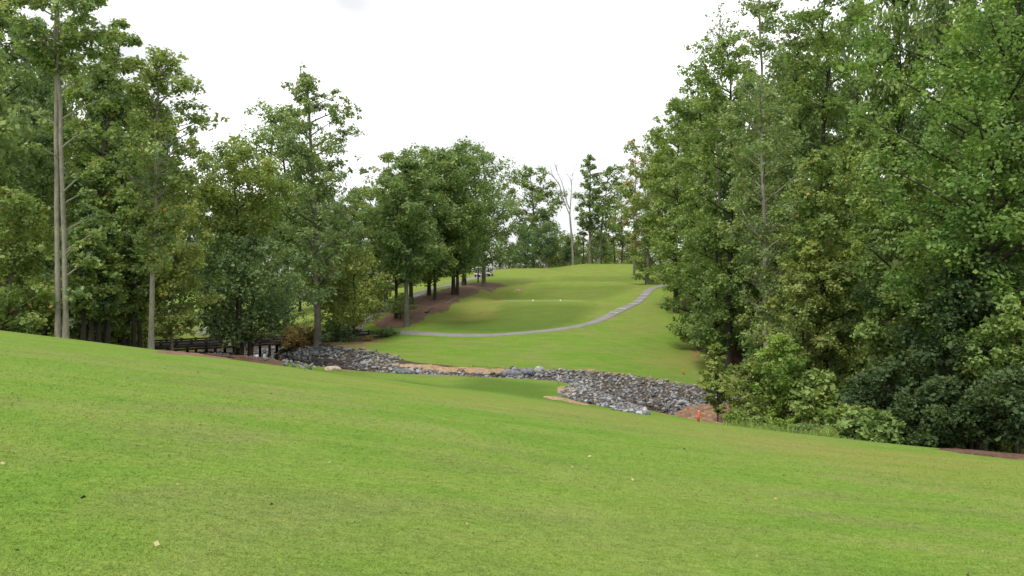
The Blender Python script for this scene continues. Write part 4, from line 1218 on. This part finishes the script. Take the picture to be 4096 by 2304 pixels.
tree("dark tree under the great maple's left boughs", 900, 52, 130, 50, 400, "mid", bark=M_BARKD, nleaf=24000, leaf=0.19, n_limb=40, tr=0.26, prof='oval', rc=0.17, group=G_R)
tree("shaded leafy tree low on the right under the maple", 972, 45, 250, 56, 430, "shade_green", bark=M_BARKD, nleaf=22000, leaf=0.17, n_limb=40, tr=0.2, prof='oval', rc=0.17, group=G_R)
tree("broad leaved sapling arching over the bushes at the right edge", 1016, 41, 300, 34, 425, "mid", name="sapling", bark=M_BARKD, nleaf=9000, leaf=0.16, n_limb=28, tr=0.1, prof='oval', rc=0.2, group=G_R)

# bushes along the right wood's edge
G_B = "bushes along the edge of the right wood"
tree("feathery young tree standing on the clay mound", 718, 54, 344, 15, 414, "mid", name="sapling", nleaf=7000, leaf=0.12, n_limb=36, tr=0.05, prof='oval', rc=0.15, gap=0.15, group=G_B, bark=M_BARKD, lobes=[(706, 380, 7), (732, 372, 7)])
tree("light green bush right of the feathery young tree", 752, 53, 362, 24, 420, "yellow", name="bush", cat="bush", nleaf=12000, leaf=0.12, n_limb=32, tr=0.05, prof='oval', rc=0.19, gap=0.2, group=G_B, bark=M_BARKD)
tree("tall green bush below the straight pale trunk", 785, 51, 336, 26, 425, "weed", name="bush", cat="bush", nleaf=13000, leaf=0.14, n_limb=32, tr=0.06, prof='oval', rc=0.2, gap=0.2, group=G_B, bark=M_BARKD)
tree("broad leaved bush with pale top leaves in mid wood edge", 822, 49, 372, 28, 436, "mid", name="bush", cat="bush", nleaf=10000, leaf=0.2, n_limb=30, tr=0.05, prof='oval', rc=0.2, gap=0.2, group=G_B, bark=M_BARKD)
tree("large leaved vine tangle sprawling onto the grass edge", 852, 44, 410, 30, 444, "mid", name="vine_tangle", cat="vine", nleaf=7500, leaf=0.22, n_limb=30, tr=0.03, prof='dome', rc=0.2, group=G_B, bark=M_BARKD)
tree("second lower vine tangle nearer the leaf litter", 890, 42.5, 414, 24, 449, "mid", name="vine_tangle", cat="vine", nleaf=6000, leaf=0.18, n_limb=28, tr=0.03, prof='dome', rc=0.2, group=G_B, bark=M_BARKD)
tree("tall dark rounded bush above the vine tangles", 888, 46, 362, 34, 440, "shade_green", name="bush", cat="bush", nleaf=14000, leaf=0.15, n_limb=34, tr=0.06, prof='oval', rc=0.19, gap=0.2, group=G_B, bark=M_BARKD)
tree("rounded dark green bush at the edge of the leaf litter", 932, 42, 380, 30, 448, "shade_green", name="bush", cat="bush", nleaf=13000, leaf=0.14, n_limb=34, tr=0.05, prof='oval', rc=0.19, gap=0.2, group=G_B, bark=M_BARKD)
tree("shadowy bush before the great maple's foot, left of the overhanging one", 980, 41, 392, 26, 440, "shade_green", name="bush", cat="bush", nleaf=8000, leaf=0.15, n_limb=28, tr=0.05, prof='top', rc=0.2, group=G_B, bark=M_BARKD)
tree("dark overhanging bush at the bottom right of the wood", 1020, 39, 372, 34, 440, "shade_green", name="bush", cat="bush", nleaf=9000, leaf=0.15, n_limb=28, tr=0.06, prof='top', rc=0.2, group=G_B, bark=M_BARKD)

for k, (px, d, top, hw, lm) in enumerate([(736, 46.5, 410, 10, "weed"), (757, 45, 417, 11, "mid"), (781, 44, 420, 10, "weed"), (803, 43, 426, 12, "mid"), (826, 42, 430, 10, "olive"), (748, 49, 404, 12, "yellow")]):
    tree(["leafy weed clump next to the clay mound", "second weed clump from the clay mound, darker", "weed clump midway along the rough grass", "low spreading weed clump right of the middle of the rough grass", "olive weed clump at the right end of the rough grass", "yellowish weed clump behind the one next to the mound"][k],
         px, d, top, hw, 440, lm, name="weed_clump", cat="weeds", nleaf=1800, leaf=0.10, n_limb=18, tr=0.02, prof='oval', rc=0.18, gap=0.2, group="weeds in the rough grass", bark=M_BARKD)
# shared fill: woodland deeper in, standing behind the trees above
fill_src = []
for k in range(6):
    tr_, cr_ = tree_meshes(700 + k, 24.0, [4, 6, 2, 5, 3, 7][k], 5.0, ['oval', 'column', 'oval', 'round', 'column', 'oval'][k], 34, 0.28, nleaf=15000, leaf=0.30, rc=0.19, wob=0.004)
    tr_[0].materials.append(M_BARKD)
    cr_.materials.append(LEAFM[["dark", "mid", "oak", "olive", "dark", "mid"][k]])
    fill_src.append((tr_[0], cr_))
def fill(label, group, spots, marks):
    labs = place_labels(label, spots, marks)
    for k, (px, d, top, hw) in enumerate(spots):
        b = at(px, d)
        src = fill_src[(k * 5 + int(d)) % 6]
        t = empty("woodland_tree", b, k * 1.7)
        c1 = obj("trunk", src[0], None, t); c2 = obj("crown", src[1], None, t)
        sh_ = (wz(top, d) - b[2]) / 24.0; sw = hw * d / FPX / 5.0
        t.scale = (sw, sw, sh_)
        tag(t, labs[k], "tree", group)
fill("deep woodland tree", "deep trees of the left wood",
     [(-40, 62, -20, 50), (-70, 80, -20, 50), (20, 84, 20, 36), (50, 92, 60, 34), (40, 66, 150, 34), (75, 98, 70, 32), (105, 90, 60, 32), (140, 96, 90, 30), (165, 104, 110, 28), (60, 78, 120, 34), (5, 100, 60, 34),
      (205, 150, 190, 22), (232, 160, 195, 22), (262, 150, 200, 22), (180, 165, 195, 24), (150, 150, 185, 24), (120, 140, 170, 26), (300, 165, 190, 24), (330, 170, 195, 24), (355, 175, 190, 24), (230, 118, 205, 22), (275, 125, 195, 22), (90, 160, 190, 30), (340, 125, 205, 18),
      (385, 182, 205, 22), (415, 188, 200, 22), (445, 192, 205, 22), (465, 196, 210, 18)], MARKS_L)
fill("deep woodland tree", "deep trees of the right wood",
     [(660, 165, 150, 24), (690, 150, 110, 28), (720, 130, 90, 30), (750, 112, 70, 32), (785, 100, 60, 34), (820, 92, 30, 36), (860, 84, 0, 40), (900, 78, -20, 42), (945, 74, -30, 44), (990, 72, -40, 46), (1040, 66, -40, 48), (1090, 52, -60, 60), (750, 90, 130, 30), (850, 66, 140, 34), (1060, 46, -30, 50), (940, 60, 160, 40),
      (880, 62, 220, 34), (960, 56, 240, 36), (1010, 60, 200, 40), (1130, 44, -40, 60)], MARKS_R)
und_src = []
for k in range(4):
    tr_, cr_ = tree_meshes(760 + k, 6.0, 0.3, 2.6, ['dome', 'oval', 'dome', 'round'][k], 26, 0.07, nleaf=6000, leaf=0.2, rc=0.2)
    tr_[0].materials.append(M_BARKD); cr_.materials.append(LEAFM[["dark", "mid", "olive", "mid"][k]])
    und_src.append((tr_[0], cr_))
def understorey(label, group, spots, marks):
    labs = place_labels(label, spots, marks)
    for k, (px, d, top, hw) in enumerate(spots):
        b = at(px, d); src = und_src[(k * 3 + int(d)) % 4]
        t = empty("understorey_bush", b, k * 2.1)
        obj("trunk", src[0], None, t); obj("crown", src[1], None, t)
        sw = hw * d / FPX / 2.6
        t.scale = (sw, sw, max(0.5, (wz(top, d) - b[2]) / 6.0))
        tag(t, labs[k], "bush", group)
understorey("shaded understorey bush", "understorey of the right wood",
    [(735, 95, 290, 24), (760, 88, 285, 26), (785, 92, 270, 28), (815, 80, 290, 28), (850, 74, 290, 30), (880, 68, 300, 32), (920, 66, 290, 34), (955, 64, 300, 34), (990, 60, 290, 36), (1025, 56, 300, 38), (1060, 54, 290, 40), (770, 74, 320, 26), (800, 66, 330, 28), (840, 60, 335, 28), (870, 56, 345, 28), (910, 54, 340, 30), (945, 52, 345, 30), (985, 50, 340, 32), (1020, 48, 350, 34), (720, 110, 270, 22), (745, 120, 255, 26), (700, 128, 250, 20), (690, 150, 240, 20), (775, 130, 240, 28), (820, 120, 235, 30), (670, 150, 252, 14)], MARKS_R)
understorey("shaded understorey bush", "understorey of the left wood",
    [(-30, 58, 260, 34), (20, 62, 265, 34), (48, 60, 280, 26), (70, 66, 270, 30), (100, 70, 285, 24), (40, 80, 270, 30), (-10, 75, 260, 34), (85, 86, 290, 24), (125, 78, 295, 20), (55, 72, 240, 30), (150, 110, 285, 22), (125, 120, 270, 26), (95, 118, 275, 26)], MARKS_L)


# ------------------------------------------------------------------ timber bridge
def bridge():
    A = np.array(at(100, 79)[:2]); B = np.array(G(368, 333.5, 60)[:2])
    zd = -5.42
    L = float(np.hypot(*(B - A))); dirv = (B - A) / L; ang = math.atan2(dirv[1], dirv[0]); nrm = np.array([-dirv[1], dirv[0]])
    t = empty("timber_bridge", (A[0], A[1], zd), ang)
    half = 1.45
    mb = MB()
    n = int(L / 0.2)
    rng = np.random.default_rng(2)
    for i in range(n):                                   # boards of the deck, seen only edge on
        mb.box((0.1 + i * 0.2, 0, -0.03 + rng.normal(0, 0.004)), (0.185, 2 * half, 0.05))
    dk = mb.build("deck", M_TIMBER, t); dk["kind"] = "stuff"
    for s in (-1, 1):
        nb = 9
        for i in range(nb):
            x0, x1 = L * i / nb, L * (i + 1) / nb - 0.03
            m1 = MB(); m1.box(((x0 + x1) / 2, s * (half + 0.03), -0.22), (x1 - x0, 0.09, 0.30)); m1.build("edge_beam", M_TIMBER, t)
            m2 = MB(); m2.box(((x0 + x1) / 2, s * (half - 0.08), 0.30), (x1 - x0, 0.15, 0.14)); m2.build("kerb_rail", M_TIMBER, t)
            m3 = MB(); m3.box(((x0 + x1) / 2, s * (half - 0.02), -0.52), (x1 - x0, 0.14, 0.20)); m3.build("bearer", M_TIMBER, t)
        for i in range(20):
            x = L * (i + 0.5) / 20
            m4 = MB(); m4.box((x, s * (half - 0.08), 0.13), (0.2, 0.22, 0.62)); m4.build("kerb_post", M_TIMBER, t)
        for i in range(15):
            x = L * (i + 0.4) / 15
            wx0 = A + dirv * x + nrm * s * half
            zb = H(wx0[0], wx0[1]) - zd - 0.3
            if zb < -0.75:
                m5 = MB(); m5.tube([(x, s * (half - 0.25), zb), (x, s * (half - 0.25), -0.45)], [0.16, 0.15], 8); m5.build("pile", M_TIMBER, t)
    m6 = MB(); m6.box((L * 0.47, -half - 0.03, -0.55), (0.2, 0.16, 1.0)); m6.build("end_post", M_TIMBERP, t)
    tag(t, "low dark timber cart bridge on piles crossing the creek behind the trees", "bridge")
bridge()

# ------------------------------------------------------------------ golf carts
M_WHITE = mat_plain("white_cart_panel", (0.72, 0.72, 0.70), 0.35, 0.5, 0.05)
M_BLACK = mat_plain("black_rubber", (0.02, 0.02, 0.022), 0.7, 0.3, 0.1)
M_SEAT = mat_plain("beige_vinyl", (0.40, 0.35, 0.27), 0.55, 0.4, 0.08)
M_STEEL = mat_plain("dull_steel", (0.32, 0.32, 0.33), 0.4, 0.5, 0.08, metallic=0.8)
M_BAG1 = mat_plain("dark_bag_fabric", (0.035, 0.035, 0.045), 0.8, 0.2, 0.2)
M_BAG2 = mat_plain("teal_bag_fabric", (0.12, 0.33, 0.30), 0.8, 0.2, 0.2)
M_GLASS, _nt = new_mat("clear_windshield")
_g = finish(_nt, (0.8, 0.85, 0.85), 0.05, 0.5); _g.inputs["Transmission Weight"].default_value = 1.0; _g.inputs["IOR"].default_value = 1.05
def hull_part(name, pts, mat, parent):
    bm = bmesh.new()
    for p in pts: bm.verts.new(p)
    r = bmesh.ops.convex_hull(bm, input=bm.verts)
    bmesh.ops.bevel(bm, geom=list(bm.edges), offset=0.03, segments=2, affect='EDGES')
    me = bpy.data.meshes.new(name); bm.to_mesh(me); bm.free()
    return obj(name, me, mat, parent)
def sym(pts):
    return [(x, y, z) for x, y, z in pts] + [(x, -y, z) for x, y, z in pts]
def golf_cart(px, d, rz, label, bagmats, cov):
    """x forward, y to the cart's left"""
    b = at(px, d)
    t = empty("golf_cart", (b[0], b[1], b[2] + 0.02), rz)
    hull_part("front_cowl", sym([(1.15, .40, .35), (1.20, .36, .62), (0.62, .58, .95), (0.55, .58, .32), (1.1, .5, .3)]), M_WHITE, t)
    hull_part("rear_body", sym([(-0.25, .58, .30), (-1.15, .56, .36), (-1.15, .54, .70), (-0.25, .57, .66)]), M_WHITE, t)
    hull_part("floor_pan", sym([(0.65, .57, .26), (-0.3, .57, .26), (-0.3, .57, .32), (0.65, .57, .32)]), M_BLACK, t)
    hull_part("seat", sym([(0.18, .52, .66), (-0.32, .52, .66), (-0.32, .52, .80), (0.20, .52, .80)]), M_SEAT, t)
    hull_part("backrest", sym([(-0.30, .52, .84), (-0.40, .52, 1.18), (-0.48, .52, 1.18), (-0.40, .52, .84)]), M_SEAT, t)
    hull_part("roof", sym([(0.75, .60, 1.84), (0.6, .55, 1.92), (-0.85, .55, 1.92), (-1.0, .60, 1.84)]), cov, t)
    for s in (-1, 1):
        for a, e in (((0.70, .52, .9), (0.52, .54, 1.86)), ((-0.48, .54, .68), (-0.62, .54, 1.86))):
            m = MB(); m.tube([(a[0], s * a[1], a[2]), (e[0], s * e[1], e[2])], [.028, .028], 6); m.build("roof_post", M_BLACK, t)
        for x in (0.80, -0.78):
            w = empty("wheel", (x, s * .47, .23)); w.parent = t
            m = MB(); th = np.linspace(0, 2 * math.pi, 19)
            m.tube([(0, -.095, 0), (0, -.08, 0), (0, .08, 0), (0, .095, 0)], [.17, .23, .23, .17], 18); m.build("tyre", M_BLACK, w, True)
            m = MB(); m.tube([(0, -.1, 0), (0, .1, 0)], [.12, .12], 14); m.build("rim", M_STEEL, w)
    m = MB(); m.box((0.61, 0, 1.36), (0.015, 1.0, 0.80), M=Matrix.Rotation(-0.18, 4, 'Y')); m.build("windshield", M_GLASS, t)
    m = MB(); m.tube([(0.55, .27, .85), (0.30, .27, 1.08)], [.022, .022], 6); th = np.linspace(0, 2 * math.pi, 15)
    m.tube([(0.29 + 0.07 * math.cos(a), .27 + .17 * math.sin(a), 1.09 + .15 * math.cos(a)) for a in th], .016, 5, cap=False); m.build("steering_wheel", M_BLACK, t)
    m = MB(); m.box((-1.16, 0, .42), (.06, 1.04, .12)); m.build("rear_bumper", M_BLACK, t)
    for s, bm_ in zip((-1, 1), bagmats):
        g = MB(); g.tube([(-.98, s * .26, .62), (-.93, s * .26, 1.0), (-.86, s * .26, 1.45)], [.13, .15, .15], 10); bo = g.build("golf_bag", bm_, t, True)
        for k in range(6):
            g = MB(); ax_, ay_ = -.86 + .07 * math.cos(k), s * .26 + .08 * math.sin(k * 1.1)
            g.tube([(ax_, ay_, 1.42), (ax_ + .06, ay_, 1.66 + .03 * (k % 3))], [.012, .02], 5); g.build("club", M_STEEL, bo)
    tag(t, label, "golf cart", "golf carts parked by the back tee")
golf_cart(479.6, 160, math.radians(62), "white golf cart left of the thick oak trunk, partly behind a thin post", (M_BAG1, M_BAG1), M_WHITE)
golf_cart(488.8, 162, math.radians(70), "white golf cart right of the thick oak trunk with a teal bag", (M_BAG1, M_BAG2), M_WHITE)

# ------------------------------------------------------------------ small things
M_RED = mat_plain("red_stake_paint", (0.62, 0.10, 0.03), 0.6, 0.3, 0.15)
M_YEL = mat_plain("yellow_stake_wood", (0.58, 0.46, 0.18), 0.7, 0.3, 0.15)
M_PALE = mat_plain("pale_stake_wood", (0.50, 0.46, 0.36), 0.7, 0.3, 0.15)
M_OCH = mat_plain("ochre_stake_paint", (0.48, 0.27, 0.06), 0.7, 0.3, 0.15)
M_TEEW = mat_plain("white_marker_paint", (0.80, 0.80, 0.78), 0.4, 0.5, 0.04)
def stake(px, py, h, mat, label, tilt=0.0, capmat=None, dmin=30, w=0.09):
    x, y, z = G(px, py, dmin)
    t = empty("marker_stake", (x, y, z - 0.05)); t.rotation_euler = (0.02, tilt, 0.4)
    m = MB(); m.box((0, 0, h / 2), (w, w * .8, h)); m.build("post", mat, t)
    m = MB(); m.box((0, 0, h + 0.02), (w * 1.04, w * .84, 0.04), taper=0.5); m.build("tip", capmat or mat, t)
    tag(t, label, "stake", "hazard stakes along the creek")
stake(698.5, 421.6, 0.52, M_RED, "orange red stake with a pale top on the crest before the clay mound", 0.03, M_PALE, w=0.085)
stake(378.0, 362.8, 0.62, M_YEL, "pale yellow stake on the lawn left of the orange clay bank", 0.02, None, 60)
stake(558.2, 384.5, 0.75, M_PALE, "thin pale stake where the near lawn meets the stones", 0.0, None, 50, 0.07)
stake(683.5, 375.0, 0.6, M_OCH, "leaning ochre stake above the right stones", -0.12, None, 60, 0.11)
def thin_post(px, py, h, label):
    x, y, z = G(px, py, 60)
    t = empty("sign_post", (x, y, z - 0.1))
    m = MB(); m.tube([(0, 0, 0), (0, 0, h)], [.13, .12], 8); m.build("post", M_TIMBER, t)
    m = MB(); m.box((0, 0, h + 0.03), (.30, .30, .07)); m.build("cap", M_TIMBER, t)
    tag(t, label, "post")
thin_post(478.1, 282.4, 1.75, "thin dark post on the mulch in front of the left golf cart")
for px, lab in ((533, "left white tee marker on the lowest tee"), (560.5, "right white tee marker on the lowest tee")):
    x, y, z = at(px, 119.6)
    t = empty("tee_marker", (x, y, z))
    m = MB(); bm = bmesh.new(); bmesh.ops.create_uvsphere(bm, u_segments=14, v_segments=9, radius=0.125)
    for v in bm.verts: v.co.z = max(v.co.z, -0.09) + 0.10
    me = bpy.data.meshes.new("ball"); bm.to_mesh(me); bm.free(); obj("ball", me, M_TEEW, t)
    m.tube([(0, 0, -0.1), (0, 0, 0.03)], [.03, .03], 6); m.build("spike", M_STEEL, t)
    tag(t, lab, "tee marker", "white tee markers")
def log(pts, r, label, mat=None, name="fallen_branch"):
    P = []
    for px, py in pts:
        x, y, z = G(px, py, 55); P.append((x, y, z + r * 0.9))
    P = np.array(P); base = P[0].copy()
    t = empty(name, base)
    m = MB(); m.tube(P - base, np.linspace(r, r * .5, len(P)), 7); m.build("stem", mat or M_DEAD, t, True)
    m = MB(); q = (P - base)[len(P) // 2]; m.tube([q, q + np.array([.4, .3, .35]), q + np.array([.9, .3, .5])], [r * .4, r * .25, r * .12], 5); m.build("side_branch", mat or M_DEAD, t, True)
    tag(t, label, "branch")
log([(263, 361.5), (268, 360), (273, 359)], 0.10, "pale fallen branch lying on the red clay by the creek")
log([(221, 358.3), (228, 358.6), (234, 359.2)], 0.09, "dark fallen branch lying on the red clay near the grass", M_BARKD)
log([(446, 304.5), (451, 301.5), (456, 299.5)], 0.10, "long grey fallen branch on the mulch slope")
log([(425.5, 313.4), (427.5, 313.2), (429.5, 313)], 0.14, "short black log on the lower edge of the mulch", M_BARKD, "short_log")

# weeds and long grass where the mowing stops
def tufts(name, label, poly, n, hmin, hmax, mat, seed, wide=0.02, step_ok=None):
    rng = np.random.default_rng(seed)
    P = np.array(poly); lo, hi = P.min(0), P.max(0)
    x, y = rng.uniform(lo[0], hi[0], n * 4), rng.uniform(lo[1], hi[1], n * 4)
    k = in_poly(x, y, poly)
    x, y = x[k][:n], y[k][:n]; n = len(x)
    cl = np.array([mnoise.noise(Vector((a_ * 0.9, b_ * 0.9, seed))) for a_, b_ in zip(x, y)])
    k = rng.random(n) < np.clip(0.5 + 1.6 * cl, 0.08, 1)
    x, y, cl = x[k], y[k], cl[k]; n = len(x)
    z = height(x, y)
    hh = (hmin + (hmax - hmin) * rng.random(n) ** 1.8) * np.clip(0.7 + cl, 0.3, 1.3); a = rng.uniform(0, 6.28, n); ln = rng.normal(0, 0.35, (n, 2)) * hh[:, None]
    w = wide * rng.uniform(.6, 1.3, n)
    dx, dy = np.cos(a) * w, np.sin(a) * w
    V = np.empty((n, 5, 3))
    V[:, 0] = np.stack([x - dx, y - dy, z - .02], 1); V[:, 1] = np.stack([x + dx, y + dy, z - .02], 1)
    V[:, 2] = np.stack([x + ln[:, 0] * .4 + dx * .8, y + ln[:, 1] * .4 + dy * .8, z + hh * .6], 1); V[:, 3] = np.stack([x + ln[:, 0] * .4 - dx * .8, y + ln[:, 1] * .4 - dy * .8, z + hh * .6], 1)
    V[:, 4] = np.stack([x + ln[:, 0], y + ln[:, 1], z + hh], 1)
    i = np.arange(n)[:, None] * 5
    Fq = i + np.array([[0, 1, 2, 3]]); Ft = i + np.array([[3, 2, 4]])
    o = obj(name, np_mesh(name, V.reshape(-1, 3), [Fq, Ft]), mat)
    tag(o, label, None, None, "stuff")
    return o
tufts("tall_grass", "tall weedy grass along the foot of the right wood", [at(720, 45.5)[:2], at(745, 51)[:2], at(800, 47.5)[:2], at(840, 43)[:2], at(838, 40)[:2], at(770, 41)[:2]], 9000, 0.10, 0.5, LEAFM["mid"], 41, 0.018)
tufts("tall_grass", "fringe of rough grass along the clay banks", px_poly([(364, 361), (420, 365), (520, 369.6), (520, 371.2), (420, 366.6), (364, 362.6)]), 1500, 0.06, 0.22, LEAFM["yellow"], 43, 0.02)
tufts("tall_grass", "rough grass where the fairway meets the far wood", [(-20, 189), (30, 187), (50, 188), (50, 194), (-20, 195)], 6000, 0.4, 1.3, LEAFM["yellow"], 45, 0.05)

# short blades of the mown turf nearest the camera
def turf(n, seed):
    rng = np.random.default_rng(seed)
    u = rng.random(n); a0, a1 = 1 / 3.6, 1 / 30.0             # thins out with distance
    y = 1 / (a0 + (a1 - a0) * u)
    x = rng.uniform(-0.70, 0.70, n) * y
    z = height(x, y)
    k = np.clip(y / 5.0, 1, 3)
    hh = rng.uniform(0.006, 0.018, n) * (0.75 + 0.25 * k); a = rng.uniform(0, 6.28, n); w = rng.uniform(0.0016, 0.0036, n) * k
    ln = rng.normal(0, 0.018, (n, 2)) * k[:, None] ** 0.7
    V = np.empty((n, 3, 3))
    V[:, 0] = np.stack([x - np.cos(a) * w, y - np.sin(a) * w, z - .003], 1); V[:, 1] = np.stack([x + np.cos(a) * w, y + np.sin(a) * w, z - .003], 1)
    V[:, 2] = np.stack([x + ln[:, 0], y + ln[:, 1], z + hh], 1)
    o = obj("grass", np_mesh("grass", V.reshape(-1, 3), np.arange(n * 3).reshape(-1, 3)), M_BLADE)
    tag(o, "short mown grass blades of the near fairway", None, None, "stuff")
turf(172000, 61)

# fallen leaves and clippings lying on the turf
def litter(n, seed):
    rng = np.random.default_rng(seed)
    y = 4.5 + 40 * rng.random(n) ** 1.6; x = rng.uniform(-0.66, 0.66, n) * y
    z = height(x, y) + 0.022
    s = rng.uniform(0.008, 0.03, n); a = rng.uniform(0, 6.28, n); t_ = rng.uniform(-.012, .025, (n, 2))
    c, s_n = np.cos(a), np.sin(a)
    V = np.empty((n, 4, 3))
    V[:, 0] = np.stack([x - c * s, y - s_n * s, z], 1); V[:, 1] = np.stack([x - s_n * s * .5, y + c * s * .5, z + t_[:, 0]], 1)
    V[:, 2] = np.stack([x + c * s, y + s_n * s, z + .01], 1); V[:, 3] = np.stack([x + s_n * s * .5, y - c * s * .5, z + t_[:, 1]], 1)
    m, nt = new_mat("fallen_leaf")
    g = N(nt, "ShaderNodeNewGeometry")
    finish(nt, ramp(nt, g.outputs["Random Per Island"], [(0.0, (0.03, 0.022, 0.015)), (0.35, (0.06, 0.04, 0.02)), (0.5, (0.26, 0.18, 0.08)), (1.0, (0.45, 0.38, 0.20))]), 0.7, 0.2)
    o = obj("fallen_leaves", np_mesh("fallen_leaves", V.reshape(-1, 3), np.arange(n * 4).reshape(-1, 4)), m)
    tag(o, "scattered small fallen leaves on the fairway", None, None, "stuff")
litter(170, 63)
